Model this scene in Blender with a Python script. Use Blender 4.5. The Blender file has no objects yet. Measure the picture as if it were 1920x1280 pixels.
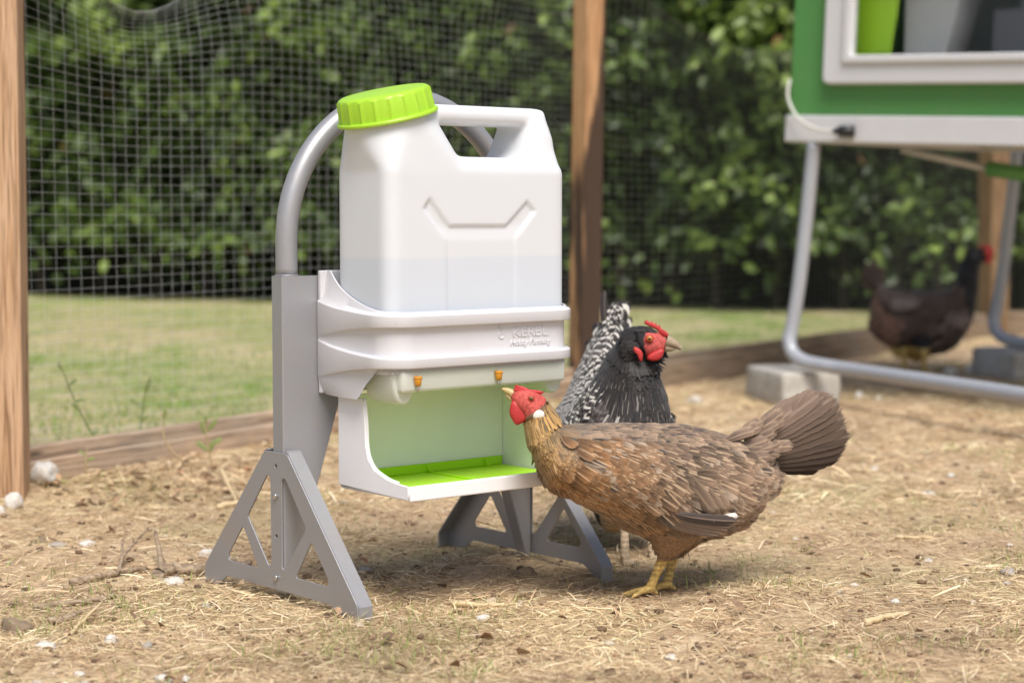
import bpy, bmesh, math, random
import numpy as np
from mathutils import Vector, Matrix, noise as mnoise

random.seed(11)
rng = np.random.default_rng(11)
sc = bpy.context.scene
col = sc.collection

# ------------------------------------------------------------------ camera, sky, sun, exposure
F_PX, CAM_H, HORIZON = 3500.0, 0.5, 400.0          # focal length and horizon row of the 1920x1280 photograph
PITCH = math.atan((640 - HORIZON) / F_PX)
cam = bpy.data.cameras.new('camera')
cam.lens = 36.0 * F_PX / 1920.0
cam.sensor_width = 36.0
cam.clip_start = 0.05
cam.clip_end = 500
cam.dof.use_dof = True
cam.dof.focus_distance = 2.42
cam.dof.aperture_fstop = 4.0
cam_o = bpy.data.objects.new('camera', cam)
cam_o.location = (0, 0, CAM_H)
cam_o.rotation_euler = (math.pi / 2 - PITCH, 0, 0)
col.objects.link(cam_o)
sc.camera = cam_o

SUN_EL, SUN_AZ = math.radians(57), math.radians(166)   # azimuth clockwise from +Y: behind the camera, a little to its right
world = bpy.data.worlds.new('World')
sc.world = world
world.use_nodes = True
wn = world.node_tree.nodes
bg = wn['Background']
sky = wn.new('ShaderNodeTexSky')
sky.sky_type = 'NISHITA'
sky.sun_disc = False
sky.sun_elevation = SUN_EL
sky.sun_rotation = SUN_AZ
sky.air_density = 1.0
sky.dust_density = 3.0
sky.ozone_density = 0.3
world.node_tree.links.new(sky.outputs[0], bg.inputs[0])
bg.inputs[1].default_value = 0.075

sun = bpy.data.lights.new('sun', 'SUN')
sun.energy = 2.3
sun.angle = math.radians(30)
sun.color = (1.0, 0.965, 0.915)
sun_o = bpy.data.objects.new('sun', sun)
sdir = Vector((math.sin(SUN_AZ) * math.cos(SUN_EL), math.cos(SUN_AZ) * math.cos(SUN_EL), math.sin(SUN_EL)))
sun_o.rotation_euler = sdir.to_track_quat('Z', 'Y').to_euler()
col.objects.link(sun_o)

vs = sc.view_settings
vs.view_transform = 'Standard'
vs.look = 'None'
vs.exposure = 0.80
vs.gamma = 1.0
vs.use_curve_mapping = False

# ------------------------------------------------------------------ geometry helpers
CAM = np.array([0, 0, CAM_H])
_cp, _sp = math.cos(PITCH), math.sin(PITCH)
FWD = np.array([0, _cp, -_sp]); UPV = np.array([0, _sp, _cp])


def at(x, y, Y):
    """world point seen at photograph pixel x, y at depth Y"""
    r = FWD * F_PX + np.array([1, 0, 0]) * (x - 960) + UPV * (640 - y)
    return CAM + r * (Y / r[1])


def gp(x, y, z=0.0):
    """world point on the level z seen at photograph pixel x, y"""
    r = FWD * F_PX + np.array([1, 0, 0]) * (x - 960) + UPV * (640 - y)
    return CAM + r * ((z - CAM_H) / r[2])


def tag(o, label=None, cat=None, group=None, kind=None):
    if label: o['label'] = label
    if cat: o['category'] = cat
    if group: o['group'] = group
    if kind: o['kind'] = kind
    return o


def empty(name, loc=(0, 0, 0), rz=0.0, mat=None):
    o = bpy.data.objects.new(name, None)
    o.empty_display_size = 0.05
    col.objects.link(o)
    if mat is not None:
        o.matrix_world = mat
    else:
        o.location = loc
        o.rotation_euler = (0, 0, rz)
    return o


def add_obj(name, me, mat=None, parent=None, smooth=False):
    if mat is not None:
        me.materials.clear()
        for m in (mat if isinstance(mat, (list, tuple)) else [mat]):
            me.materials.append(m)
    if smooth:
        me.polygons.foreach_set('use_smooth', np.ones(len(me.polygons), dtype=bool))
    o = bpy.data.objects.new(name, me)
    col.objects.link(o)
    if parent is not None:
        o.parent = parent
    return o


def np_mesh(name, V, F, attrs=None):
    """V (n,3), F (m,k): a mesh made in bulk; attrs name -> (n,3) vector or (n,4) colour"""
    V = np.ascontiguousarray(V, dtype=np.float32); F = np.ascontiguousarray(F, dtype=np.int32)
    me = bpy.data.meshes.new(name)
    n, (m, k) = len(V), F.shape
    me.vertices.add(n); me.vertices.foreach_set('co', V.ravel())
    me.loops.add(m * k); me.loops.foreach_set('vertex_index', F.ravel())
    me.polygons.add(m); me.polygons.foreach_set('loop_start', np.arange(m, dtype=np.int32) * k)
    me.update(calc_edges=True)
    for nm, a in (attrs or {}).items():
        a = np.ascontiguousarray(a, dtype=np.float32)
        if a.shape[1] == 4:
            me.attributes.new(nm, 'FLOAT_COLOR', 'POINT').data.foreach_set('color', a.ravel())
        else:
            me.attributes.new(nm, 'FLOAT_VECTOR', 'POINT').data.foreach_set('vector', a.ravel())
    return me


def bm_mesh(name, bm):
    me = bpy.data.meshes.new(name)
    bmesh.ops.recalc_face_normals(bm, faces=bm.faces[:])
    bm.to_mesh(me); bm.free()
    return me


def box_bm(lo, hi, bevel=0.0, seg=2, bm=None):
    bm = bm or bmesh.new()
    lo = Vector(lo); hi = Vector(hi)
    r = bmesh.ops.create_cube(bm, size=1.0)
    vs_ = r['verts']
    for v in vs_:
        v.co = Vector((lo[i] + (v.co[i] + .5) * (hi[i] - lo[i]) for i in range(3)))
    if bevel > 0:
        ed = list({e for v in vs_ for e in v.link_edges})
        bmesh.ops.bevel(bm, geom=ed, offset=bevel, segments=seg, affect='EDGES', profile=.5)
    return bm


def box(name, lo, hi, mat, parent=None, bevel=0.0, seg=2, smooth=False):
    return add_obj(name, bm_mesh(name, box_bm(lo, hi, bevel, seg)), mat, parent, smooth)


def smooth_path(P, per=6, closed=False):
    """Catmull-Rom through the rows of P"""
    P = np.asarray(P, float); n = len(P); out = []
    for i in range(n if closed else n - 1):
        if closed:
            p0, p1, p2, p3 = P[i - 1], P[i], P[(i + 1) % n], P[(i + 2) % n]
        else:
            p1, p2 = P[i], P[i + 1]
            p0 = P[i - 1] if i > 0 else 2 * p1 - p2
            p3 = P[i + 2] if i + 2 < n else 2 * p2 - p1
        for t in np.arange(per) / per:
            out.append(.5 * (2 * p1 + (p2 - p0) * t + (2 * p0 - 5 * p1 + 4 * p2 - p3) * t * t + (3 * p1 - p0 - 3 * p2 + p3) * t ** 3))
    if not closed: out.append(P[-1])
    return np.array(out)


def tube_arrays(P, R, sides=12, off=0):
    P = np.asarray(P, float); n = len(P)
    R = np.broadcast_to(np.asarray(R, float), (n,))
    T = np.gradient(P, axis=0); T /= np.linalg.norm(T, axis=1)[:, None] + 1e-12
    u = np.cross(T[0], [0, 0, 1.]);
    if np.linalg.norm(u) < 1e-3: u = np.cross(T[0], [0, 1., 0])
    u /= np.linalg.norm(u)
    V = []
    for i in range(n):
        u = u - T[i] * (u @ T[i]); u /= np.linalg.norm(u)
        w = np.cross(T[i], u)
        a = np.arange(sides) * 2 * np.pi / sides
        V.append(P[i] + R[i] * (np.cos(a)[:, None] * u + np.sin(a)[:, None] * w))
    V = np.concatenate(V)
    F = []
    for i in range(n - 1):
        for j in range(sides):
            k = (j + 1) % sides
            F.append((i * sides + j, i * sides + k, (i + 1) * sides + k, (i + 1) * sides + j))
    return V, np.array(F) + off


def tube(name, P, R, mat, parent=None, sides=12, caps=True):
    V, F = tube_arrays(P, R, sides)
    me = np_mesh(name, V, F)
    if caps:
        bm = bmesh.new(); bm.from_mesh(me)
        bm.verts.ensure_lookup_table()
        bm.faces.new([bm.verts[i] for i in range(sides)])
        bm.faces.new([bm.verts[len(V) - sides + i] for i in range(sides)])
        bmesh.ops.recalc_face_normals(bm, faces=bm.faces[:])
        bm.to_mesh(me); bm.free()
    return add_obj(name, me, mat, parent, True)


def fillet(poly, r, seg=4):
    out = []; n = len(poly)
    for i in range(n):
        p = np.array(poly[i], float); a = np.array(poly[i - 1], float) - p; b = np.array(poly[(i + 1) % n], float) - p
        la, lb = np.hypot(*a), np.hypot(*b)
        d = min(r, la * .45, lb * .45)
        p1, p2 = p + a / la * d, p + b / lb * d
        for t in np.linspace(0, 1, seg + 1):
            out.append(tuple((1 - t) ** 2 * p1 + 2 * t * (1 - t) * p + t * t * p2))
    return out


def plate(name, loops, thick, to3d, mat, parent=None, bevel=0.0):
    """flat plate with holes: loops of 2D points, extruded +-thick/2; to3d maps (x, y, w) to parent space"""
    cu = bpy.data.curves.new(name, 'CURVE'); cu.dimensions = '2D'; cu.fill_mode = 'BOTH'
    cu.extrude = thick / 2 - bevel; cu.bevel_depth = bevel; cu.bevel_resolution = 1; cu.offset = -bevel
    for lp in loops:
        s = cu.splines.new('POLY'); s.points.add(len(lp) - 1)
        for p, q in zip(s.points, lp): p.co = (q[0], q[1], 0, 1)
        s.use_cyclic_u = True
    o = bpy.data.objects.new(name, cu); col.objects.link(o)
    me = bpy.data.meshes.new_from_object(o.evaluated_get(bpy.context.evaluated_depsgraph_get()))
    bpy.data.objects.remove(o); bpy.data.curves.remove(cu)
    n = len(me.vertices); co = np.empty(n * 3, np.float32); me.vertices.foreach_get('co', co)
    co = co.reshape(-1, 3)
    me.vertices.foreach_set('co', np.array([to3d(*c) for c in co], np.float32).ravel())
    bm = bmesh.new(); bm.from_mesh(me)
    bmesh.ops.remove_doubles(bm, verts=bm.verts[:], dist=1e-5)
    bmesh.ops.recalc_face_normals(bm, faces=bm.faces[:])
    bm.to_mesh(me); bm.free()
    me.name = name
    return add_obj(name, me, mat, parent)


def voxel(me_list, size, smooth=4, factor=.5):
    """one continuous surface out of several closed shells"""
    bm = bmesh.new()
    for m in me_list: bm.from_mesh(m)
    me = bpy.data.meshes.new('tmp'); bm.to_mesh(me); bm.free()
    o = bpy.data.objects.new('tmp', me); col.objects.link(o)
    r = o.modifiers.new('r', 'REMESH'); r.mode = 'VOXEL'; r.voxel_size = size; r.adaptivity = 0
    if smooth:
        s = o.modifiers.new('s', 'SMOOTH'); s.factor = factor; s.iterations = smooth
    out = bpy.data.meshes.new_from_object(o.evaluated_get(bpy.context.evaluated_depsgraph_get()))
    bpy.data.objects.remove(o); bpy.data.meshes.remove(me)
    return out


def get_co(me):
    a = np.empty(len(me.vertices) * 3, np.float32); me.vertices.foreach_get('co', a); return a.reshape(-1, 3).astype(float)


def vnoise(P, scale, seed=0.0):
    return np.array([mnoise.noise(Vector((p[0] * scale + seed, p[1] * scale - seed, p[2] * scale + 2 * seed))) for p in P])


# ------------------------------------------------------------------ materials
class Mat:
    def __init__(s, name):
        s.m = bpy.data.materials.new(name); s.m.use_nodes = True
        s.t = s.m.node_tree; s.b = s.t.nodes['Principled BSDF']; s.out = s.t.nodes['Material Output']

    def n(s, typ, **kw):
        nd = s.t.nodes.new(typ)
        for k, v in kw.items(): setattr(nd, k, v)
        return nd

    def l(s, a, b): s.t.links.new(a, b)

    def val(s, v): return v

    def math(s, op, a, b=None, c=None, clamp=False):
        nd = s.n('ShaderNodeMath', operation=op); nd.use_clamp = clamp
        for i, v in enumerate((a, b, c)):
            if v is None: continue
            if isinstance(v, (int, float)): nd.inputs[i].default_value = v
            else: s.l(v, nd.inputs[i])
        return nd.outputs[0]

    def mix(s, f, a, b, mode='MIX'):
        nd = s.n('ShaderNodeMix', data_type='RGBA', blend_type=mode)
        for sock, v in ((nd.inputs[0], f), (nd.inputs[6], a), (nd.inputs[7], b)):
            if isinstance(v, (int, float)): sock.default_value = v
            elif isinstance(v, tuple): sock.default_value = (*v[:3], 1)
            else: s.l(v, sock)
        return nd.outputs[2]

    def ramp(s, f, stops):
        nd = s.n('ShaderNodeValToRGB'); e = nd.color_ramp.elements
        while len(e) < len(stops): e.new(.5)
        for el, (p, c) in zip(e, stops):
            el.position = p; el.color = (*c, 1) if isinstance(c, tuple) else (c, c, c, 1)
        s.l(f, nd.inputs[0]); return nd.outputs[0]

    def coord(s, which='Object', scale=(1, 1, 1), rot=(0, 0, 0)):
        tc = s.n('ShaderNodeTexCoord'); mp = s.n('ShaderNodeMapping')
        mp.inputs['Scale'].default_value = scale; mp.inputs['Rotation'].default_value = rot
        s.l(tc.outputs[which], mp.inputs[0]); return mp.outputs[0]

    def noise(s, vec=None, scale=5., detail=4., rough=.5, dist=0.):
        nd = s.n('ShaderNodeTexNoise'); nd.inputs['Scale'].default_value = scale
        nd.inputs['Detail'].default_value = detail; nd.inputs['Roughness'].default_value = rough
        nd.inputs['Distortion'].default_value = dist
        if vec is not None: s.l(vec, nd.inputs['Vector'])
        return nd.outputs[0]

    def set(s, **kw):
        for k, v in kw.items():
            sock = s.b.inputs[k.replace('_', ' ')]
            if isinstance(v, (int, float)): sock.default_value = v
            elif isinstance(v, tuple): sock.default_value = (*v, 1) if len(v) == 3 and sock.type == 'RGBA' else v
            else: s.l(v, sock)
        return s

    def bump(s, h, strength=.3, dist=.002):
        nd = s.n('ShaderNodeBump'); nd.inputs['Strength'].default_value = strength; nd.inputs['Distance'].default_value = dist
        s.l(h, nd.inputs['Height']); s.l(nd.outputs[0], s.b.inputs['Normal']); return s

    def attr(s, name, out='Color'):
        nd = s.n('ShaderNodeAttribute'); nd.attribute_name = name; return nd.outputs[out]


def plain(name, c, rough=.5, var=.06, scale=30., metallic=0., bump=0., spec=.5, dirt=0., **kw):
    """coloured material with soft uneven colour and roughness"""
    M = Mat(name); v = M.coord()
    n = M.noise(v, scale, 5, .6)
    lo = tuple(max(0, x * (1 - var)) for x in c); hi = tuple(min(1, x * (1 + var)) for x in c)
    cc0 = M.mix(n, lo, hi)
    if dirt: cc0 = dusty(M, cc0, dirt)
    M.set(Base_Color=cc0, Metallic=metallic, Specular_IOR_Level=spec)
    n2 = M.noise(v, scale * .35, 4, .6)
    M.set(Roughness=M.math('MULTIPLY_ADD', n2, .24, rough - .12))
    if bump: M.bump(M.noise(v, scale * 9, 3, .6), bump, .001)
    M.set(**kw)
    return M.m


def dusty(M, c, amt=.3, tint=(.42, .33, .22), scale=7.):
    """dust and dried splashes on a used surface"""
    v = M.coord()
    a = M.ramp(M.noise(v, scale, 6, .7, .4), [(.52, 0.), (.75, 1.)])
    b = M.ramp(M.noise(v, scale * 17, 3, .6), [(.66, 0.), (.72, 1.)])
    m = M.math('MULTIPLY', M.math('MAXIMUM', M.math('MULTIPLY', a, .6), b), amt)
    return M.mix(m, c, tint)


def wood(name, light, mid, dark, axis='Z', stain=None, grey=.0):
    M = Mat(name)
    sc3 = {'Z': (46, 46, 1.6), 'X': (1.6, 40, 40)}[axis]
    v = M.coord('Object', sc3)
    g = M.noise(v, 1.0, 6, .62, 1.2)
    g2 = M.noise(M.coord('Object', tuple(x * 5 for x in sc3)), 1.0, 3, .6)
    c = M.ramp(g, [(.34, dark), (.44, mid), (.52, light), (.60, mid), (.70, dark)])
    c = M.mix(M.ramp(g2, [(.47, 0.), (.62, .75)]), c, tuple(x * .5 for x in mid))
    kn = M.n('ShaderNodeTexVoronoi'); kn.inputs['Scale'].default_value = 1.0
    M.l(M.coord('Object', (14, 14, 4) if axis == 'Z' else (4, 14, 14)), kn.inputs['Vector'])
    knot = M.ramp(kn.outputs['Distance'], [(.04, 1.0), (.11, 0.0)])
    c = M.mix(knot, c, tuple(x * .35 for x in dark))
    if grey:
        w = M.noise(M.coord('Object'), 5., 5, .6)
        c = M.mix(M.math('MULTIPLY', M.ramp(w, [(.4, 0.), (.65, 1.)]), grey), c, (.22, .2, .17))
    if stain:
        c = stain(M, c)
    M.set(Base_Color=c, Roughness=.78, Specular_IOR_Level=.25)
    M.bump(M.math('MULTIPLY_ADD', g2, .4, g), .5, .0015)
    return M.m


def attr_mat(name, rough=.75, transl=.0, var=.15, scale=60., spec=.25):
    M = Mat(name)
    c = M.attr('col')
    n = M.noise(M.coord(), scale, 3, .6)
    c = M.mix(var, c, M.ramp(n, [(.3, .0), (.7, 1.)]), 'OVERLAY')
    M.set(Base_Color=c, Roughness=rough, Specular_IOR_Level=spec)
    if transl:
        tr = M.n('ShaderNodeBsdfTranslucent'); M.l(c, tr.inputs[0])
        mx = M.n('ShaderNodeMixShader'); mx.inputs[0].default_value = transl
        M.l(M.b.outputs[0], mx.inputs[1]); M.l(tr.outputs[0], mx.inputs[2]); M.l(mx.outputs[0], M.out.inputs[0])
    return M.m

# ------------------------------------------------------------------ ground, lawn
FP = [np.array(p, float) for p in ((-.868, 3.2), (.206, 4.97), (1.97, 7.62), (7.9, 7.3))]   # fence line: posts one to three, then round the corner


def seg_dist(x, y, a, b):
    d = b - a; L = np.hypot(*d); d = d / L
    t = np.clip((x - a[0]) * d[0] + (y - a[1]) * d[1], 0, L)
    return np.hypot(x - a[0] - t * d[0], y - a[1] - t * d[1])


def inside(x, y):
    """True on the run's side of the fence"""
    x = np.asarray(x); y = np.asarray(y)
    s = lambda a, b: (b[0] - a[0]) * (y - a[1]) - (b[1] - a[1]) * (x - a[0])
    w1 = s(FP[0], FP[1]) < 0; w2 = s(FP[1], FP[2]) < 0; w3 = s(FP[2], FP[3]) < 0
    return np.where(y < FP[1][1], w1, np.where(x < FP[2][0], w2, w3 & w2))


def gz(x, y):
    x = np.asarray(x, float); y = np.asarray(y, float)
    h = .004 * np.sin(9 * x + 1.3) * np.cos(7 * y) + .0025 * np.sin(23 * x + 3 * y) + .0025 * np.cos(19 * y - 6 * x + 1) \
        + .0018 * np.sin(47 * x + 1) * np.sin(41 * y + 13 * x)
    e0 = FP[0] - (FP[1] - FP[0]) * 2
    d = np.minimum(seg_dist(x, y, e0, FP[1]), seg_dist(x, y, FP[1], FP[2]) + .05)
    h = h + .034 * np.exp(-(d / .13) ** 2) * np.clip(1.3 - np.maximum(0, x + .2) * 1.4, .15, 1)
    near = np.clip((y - 9) / 3, 0, 1)
    return h * (1 - near) - .012 * near


def grid_axis(lo, hi, step, far, n=14):
    a = np.arange(lo, hi + 1e-6, step)
    g = np.geomspace(step * 2, far, n)
    return np.concatenate([lo - g[::-1], a, hi + g])


gx, gy = grid_axis(-2.2, 3.2, .025, 90), grid_axis(1.2, 8.0, .025, 90)
GX, GY = np.meshgrid(gx, gy)
out = ~inside(GX, GY)
GZ = gz(GX, GY) - .05 * (out & (np.minimum(seg_dist(GX, GY, FP[0] - (FP[1] - FP[0]) * 2, FP[1]), np.minimum(seg_dist(GX, GY, FP[1], FP[2]), seg_dist(GX, GY, FP[2], FP[3]))) > .05))
nx, ny = len(gx), len(gy)
idx = np.arange(nx * ny).reshape(ny, nx)
Fg = np.stack([idx[:-1, :-1], idx[:-1, 1:], idx[1:, 1:], idx[1:, :-1]], -1).reshape(-1, 4)

M = Mat('soil')
v = M.coord()
big = M.noise(v, 1.7, 4, .6); med = M.noise(v, 9., 6, .65); fine = M.noise(v, 90., 5, .7)
c = M.ramp(med, [(.3, (.34, .23, .14)), (.5, (.50, .36, .225)), (.7, (.64, .49, .32))])
c = M.mix(M.ramp(big, [(.45, 0.), (.62, .55)]), c, (.43, .37, .19))
c = M.mix(.55, c, M.ramp(fine, [(.25, .12), (.75, .9)]), 'OVERLAY')
M.set(Base_Color=c, Roughness=.95, Specular_IOR_Level=.1)
M.bump(M.math('MULTIPLY_ADD', med, .8, fine), .9, .008)
MAT_SOIL = M.m
g = add_obj('ground', np_mesh('ground', np.stack([GX, GY, GZ], -1).reshape(-1, 3), Fg), MAT_SOIL, None, True)
tag(g, kind='structure')

# lawn: a sheet beyond the fence
lp = np.concatenate([[FP[0] - (FP[1] - FP[0]) * 3.5], FP])
lp = np.concatenate([np.linspace(lp[i], lp[i + 1], 40, endpoint=False) for i in range(len(lp) - 1)] + [lp[-1:]])
tn = np.gradient(lp, axis=0); tn /= np.linalg.norm(tn, axis=1)[:, None]
ker = np.ones(25) / 25
tn = np.stack([np.convolve(np.pad(tn[:, i], 12, 'edge'), ker, 'valid') for i in (0, 1)], 1)
nn = np.stack([-tn[:, 1], tn[:, 0]], 1); nn /= np.linalg.norm(nn, axis=1)[:, None]
offs = np.concatenate([[.012], np.arange(.1, 6, .12), np.geomspace(6.2, 60, 8)])
LV = lp[:, None, :] + nn[:, None, :] * offs[None, :, None]
LZ = .03 + .006 * np.sin(7 * LV[..., 0]) * np.cos(6 * LV[..., 1]) - .012 * np.clip((offs - .5) / 4, 0, 1)[None, :]
LVV = np.concatenate([LV, LZ[..., None]], -1)
idx = np.arange(LVV.shape[0] * LVV.shape[1]).reshape(LVV.shape[:2])
Fl = np.stack([idx[:-1, :-1], idx[1:, :-1], idx[1:, 1:], idx[:-1, 1:]], -1).reshape(-1, 4)
M = Mat('lawn_turf')
v = M.coord()
p1 = M.noise(M.coord('Object', (1, .6, 1)), 1.5, 4, .6); p2 = M.noise(M.coord(), 5.5, 5, .65); fine = M.noise(M.coord(), 120., 4, .7)
c = M.mix(M.ramp(p1, [(.4, 0.), (.58, 1.)]), (.20, .29, .065), (.43, .38, .185))
c = M.mix(M.ramp(p2, [(.42, 0.), (.66, .8)]), c, (.58, .48, .32))
c = M.mix(.5, c, M.ramp(fine, [(.25, .15), (.75, .85)]), 'OVERLAY')
M.set(Base_Color=c, Roughness=.95, Specular_IOR_Level=.1).bump(fine, .8, .01)
MAT_LAWN = M.m
tag(add_obj('lawn', np_mesh('lawn', LVV.reshape(-1, 3), Fl), MAT_LAWN, None, True), kind='structure')


def ribbons(P0, D, L, W, Z, arch, roll, colr, taper=True, st=4):
    """flat bent strands: P0 (n,3) roots, D (n,3) unit directions, L length, W width, arch height, roll of the blade"""
    n = len(P0); s = np.linspace(0, 1, st)
    up = np.tile([0, 0, 1.], (n, 1))
    side = np.cross(D, up); side /= np.linalg.norm(side, axis=1)[:, None] + 1e-9
    nrm = np.cross(side, D)
    sd = side * np.cos(roll)[:, None] + nrm * np.sin(roll)[:, None]
    bend = (rng.random(n) - .5) * .26
    c = P0[:, None] + D[:, None] * (L[:, None] * s)[..., None] + nrm[:, None] * (arch[:, None] * L[:, None] * 4 * s * (1 - s))[..., None] \
        + side[:, None] * (bend[:, None] * L[:, None] * s * s)[..., None]
    c[..., 2] += Z[:, None] if Z is not None else 0
    wp = np.where(s > .75, 1 - (s - .75) * 2.6, 1.0) if taper else np.ones(st)
    h = sd[:, None] * (W[:, None] * .5 * wp)[..., None]
    V = np.stack([c - h, c + h], 2).reshape(n, st * 2, 3)
    tF = np.array([(2 * i, 2 * i + 1, 2 * i + 3, 2 * i + 2) for i in range(st - 1)])
    Fc = (np.arange(n)[:, None, None] * (st * 2) + tF[None]).reshape(-1, 4)
    C = np.repeat(np.concatenate([colr, np.ones((n, 1))], 1)[:, None], st * 2, 1).reshape(-1, 4)
    return V.reshape(-1, 3), Fc, C


MAT_STRAW = attr_mat('dry_straw', .7, .12, .2, 200)
MAT_BLADE = attr_mat('grass_blade', .6, .25, .15, 120)


def run_points(n, ylo, yhi, power=1.6):
    """points on the run's ground, thinning with distance"""
    out = []
    m = 0
    while m < n:
        k = n
        u = rng.random(k); e = 1 - power
        y = (ylo ** e + u * (yhi ** e - ylo ** e)) ** (1 / e)
        x = (rng.random(k) - .5) * 2 * (.30 * y + .18) + .02
        ok = inside(x, y) & (seg_dist(x, y, FP[0], FP[1]) > .03)
        out.append(np.stack([x[ok], y[ok]], 1)); m += ok.sum()
    return np.concatenate(out)[:n]


def patch(P, scale, seed):
    return np.array([mnoise.noise(Vector((p[0] * scale + seed, p[1] * scale, seed))) for p in P])


def strand_set(n, ylo, yhi, lmin, lmax, wmin, wmax, zmax, palette, weights, pitch_sd):
    P = run_points(n, ylo, yhi)
    P = P[(patch(P, 2.4, 50.) + .6 * patch(P, 7.5, 60.) > -.22) | (rng.random(n) < .38)]; n = len(P)
    a = rng.random(n) * 2 * np.pi
    pitch = rng.normal(0, pitch_sd, n)
    D = np.stack([np.cos(a) * np.cos(pitch), np.sin(a) * np.cos(pitch), np.sin(pitch)], 1)
    k = np.sqrt(P[:, 1] / 2.3)
    L = (lmin + (lmax - lmin) * rng.random(n) ** 2.2)
    W = (wmin + (wmax - wmin) * rng.random(n) ** 2) * k
    base = gz(P[:, 0], P[:, 1]) + rng.random(n) ** 1.6 * zmax + np.maximum(0, -pitch) * L
    P3 = np.stack([P[:, 0], P[:, 1], base], 1)
    pal = np.array(palette); ci = rng.choice(len(pal), n, p=np.array(weights) / sum(weights))
    tone = patch(P, 3.2, 4.) * .35 + patch(P, 11., 9.) * .3
    C = pal[ci] * (1 + .25 * (rng.random(n) - .5) + tone)[:, None]
    return ribbons(P3, D, L, W, None, rng.random(n) * .06, rng.normal(0, .4, n), np.clip(C, .02, .9))


def merge_sets(sets):
    V, F, C, o = [], [], [], 0
    for a, b, c_ in sets:
        V.append(a); F.append(b + o); C.append(c_); o += len(a)
    return np.concatenate(V), np.concatenate(F), np.concatenate(C)


STRAW = [(.76, .60, .375), (.67, .50, .305), (.49, .34, .205), (.84, .70, .48), (.28, .18, .11), (.61, .54, .29)]
V, Fq, C = merge_sets([
    strand_set(125000, 1.75, 3.6, .005, .032, .0005, .0014, .0045, STRAW, [5, 5, 4, 3, 2.2, 2], .16),
    strand_set(1300, 1.75, 3.4, .03, .065, .0012, .0024, .006, STRAW, [5, 4, 2, 5, .6, .6], .10),
    strand_set(13000, 3.2, 7.6, .012, .07, .0011, .0032, .008, STRAW, [5, 5, 4, 3, 2.2, 1.5], .15),
])
tag(add_obj('straw_litter', np_mesh('straw_litter', V, Fq, {'col': C}), MAT_STRAW),
    'dry straw and dead grass littering the hen run', 'straw', kind='stuff')

# short living grass in patches of the run
P = run_points(42000, 1.75, 4.2)
dens = patch(P, 4.5, 20.) + .6 * patch(P, 13., 31.)
P = P[dens > .16 + .25 * rng.random(len(P))][:4200]; n = len(P)
a = rng.random(n) * 6.283; tl = rng.random(n) * .9
D = np.stack([np.cos(a) * np.sin(tl), np.sin(a) * np.sin(tl), np.cos(tl)], 1)
Cg = np.array([(.36, .40, .15), (.46, .43, .2), (.30, .36, .12), (.55, .48, .26)])[rng.integers(0, 4, n)] * (.8 + .4 * rng.random((n, 1)))
V, Fq, C = ribbons(np.stack([P[:, 0], P[:, 1], gz(P[:, 0], P[:, 1])], 1), D, .006 + .014 * rng.random(n) ** 1.5, .0008 + .0008 * rng.random(n), None,
                   rng.random(n) * .2, rng.random(n) * 3, Cg)
tag(add_obj('grass_regrowth', np_mesh('grass_regrowth', V, Fq, {'col': C}), MAT_BLADE),
    'sparse short green grass sprouting through the straw', 'grass', kind='stuff')

# lawn blades beyond the boards
n = 42000
s_ = rng.random(n); w_ = rng.random(n) ** 1.7 * 4.5 + .03
i0 = (s_ * (len(lp) - 2)).astype(int); fr = (s_ * (len(lp) - 2) - i0)[:, None]
Pl = lp[i0] * (1 - fr) + lp[i0 + 1] * fr + nn[i0] * w_[:, None]
a = rng.random(n) * 6.283; tl = rng.random(n) * .7
D = np.stack([np.cos(a) * np.sin(tl), np.sin(a) * np.sin(tl), np.cos(tl)], 1)
tone = patch(Pl * np.array([1, .6]), 1.5, 3.)[:, None]
Cg = np.where(tone + .25 * rng.random((n, 1)) > .12, np.array([(.47, .42, .25)]), np.array([(.25, .33, .10)])) * (.7 + .6 * rng.random((n, 1)))
V, Fq, C = ribbons(np.stack([Pl[:, 0], Pl[:, 1], np.full(n, .022)], 1), D, (.012 + .018 * rng.random(n)), .0025 + .002 * rng.random(n), None, rng.random(n) * .2,
                   rng.random(n) * 3, Cg, st=3)
tag(add_obj('lawn_grass', np_mesh('lawn_grass', V, Fq, {'col': C}), MAT_BLADE), 'patchy green and straw-coloured lawn grass beyond the wire fence', 'grass', kind='stuff')


def rock_mesh(name, seed, sx, sy, sz, sub=3, rough=.22):
    bm = bmesh.new(); bmesh.ops.create_icosphere(bm, subdivisions=sub, radius=1)
    for v_ in bm.verts:
        p = v_.co.copy()
        k = 1 + rough * mnoise.noise(p * 1.3 + Vector((seed, seed * 2, 0))) * 1.6 + rough * .5 * mnoise.noise(p * 3.1 + Vector((0, seed, 5)))
        q = p * k
        v_.co = Vector((q.x * sx, q.y * sy, max(q.z, -.7) * sz))
    return bm_mesh(name, bm)


# crumbs of soil, chips and dead leaves: nobody could count them
P = run_points(2600, 1.75, 5.0); n = len(P)
ico = bmesh.new(); bmesh.ops.create_icosphere(ico, subdivisions=1, radius=1)
iv = np.array([v_.co for v_ in ico.verts]); iF = np.array([[v_.index for v_ in f.verts] for f in ico.faces]); ico.free()
r = .0016 + .0045 * rng.random(n) ** 3
jit = 1 + .35 * (rng.random((n, len(iv), 1)) - .5)
V = iv[None] * jit * r[:, None, None] * np.array([1.3, 1., .7])
V += np.stack([P[:, 0], P[:, 1], gz(P[:, 0], P[:, 1]) + r * .4], 1)[:, None]
F3 = (np.arange(n)[:, None, None] * len(iv) + iF[None]).reshape(-1, 3)
cc = np.array([(.2, .13, .08), (.13, .085, .055), (.38, .28, .18), (.5, .44, .36)])[rng.choice(4, n, p=[.45, .25, .22, .08])] * (.7 + .6 * rng.random((n, 1)))
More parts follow.
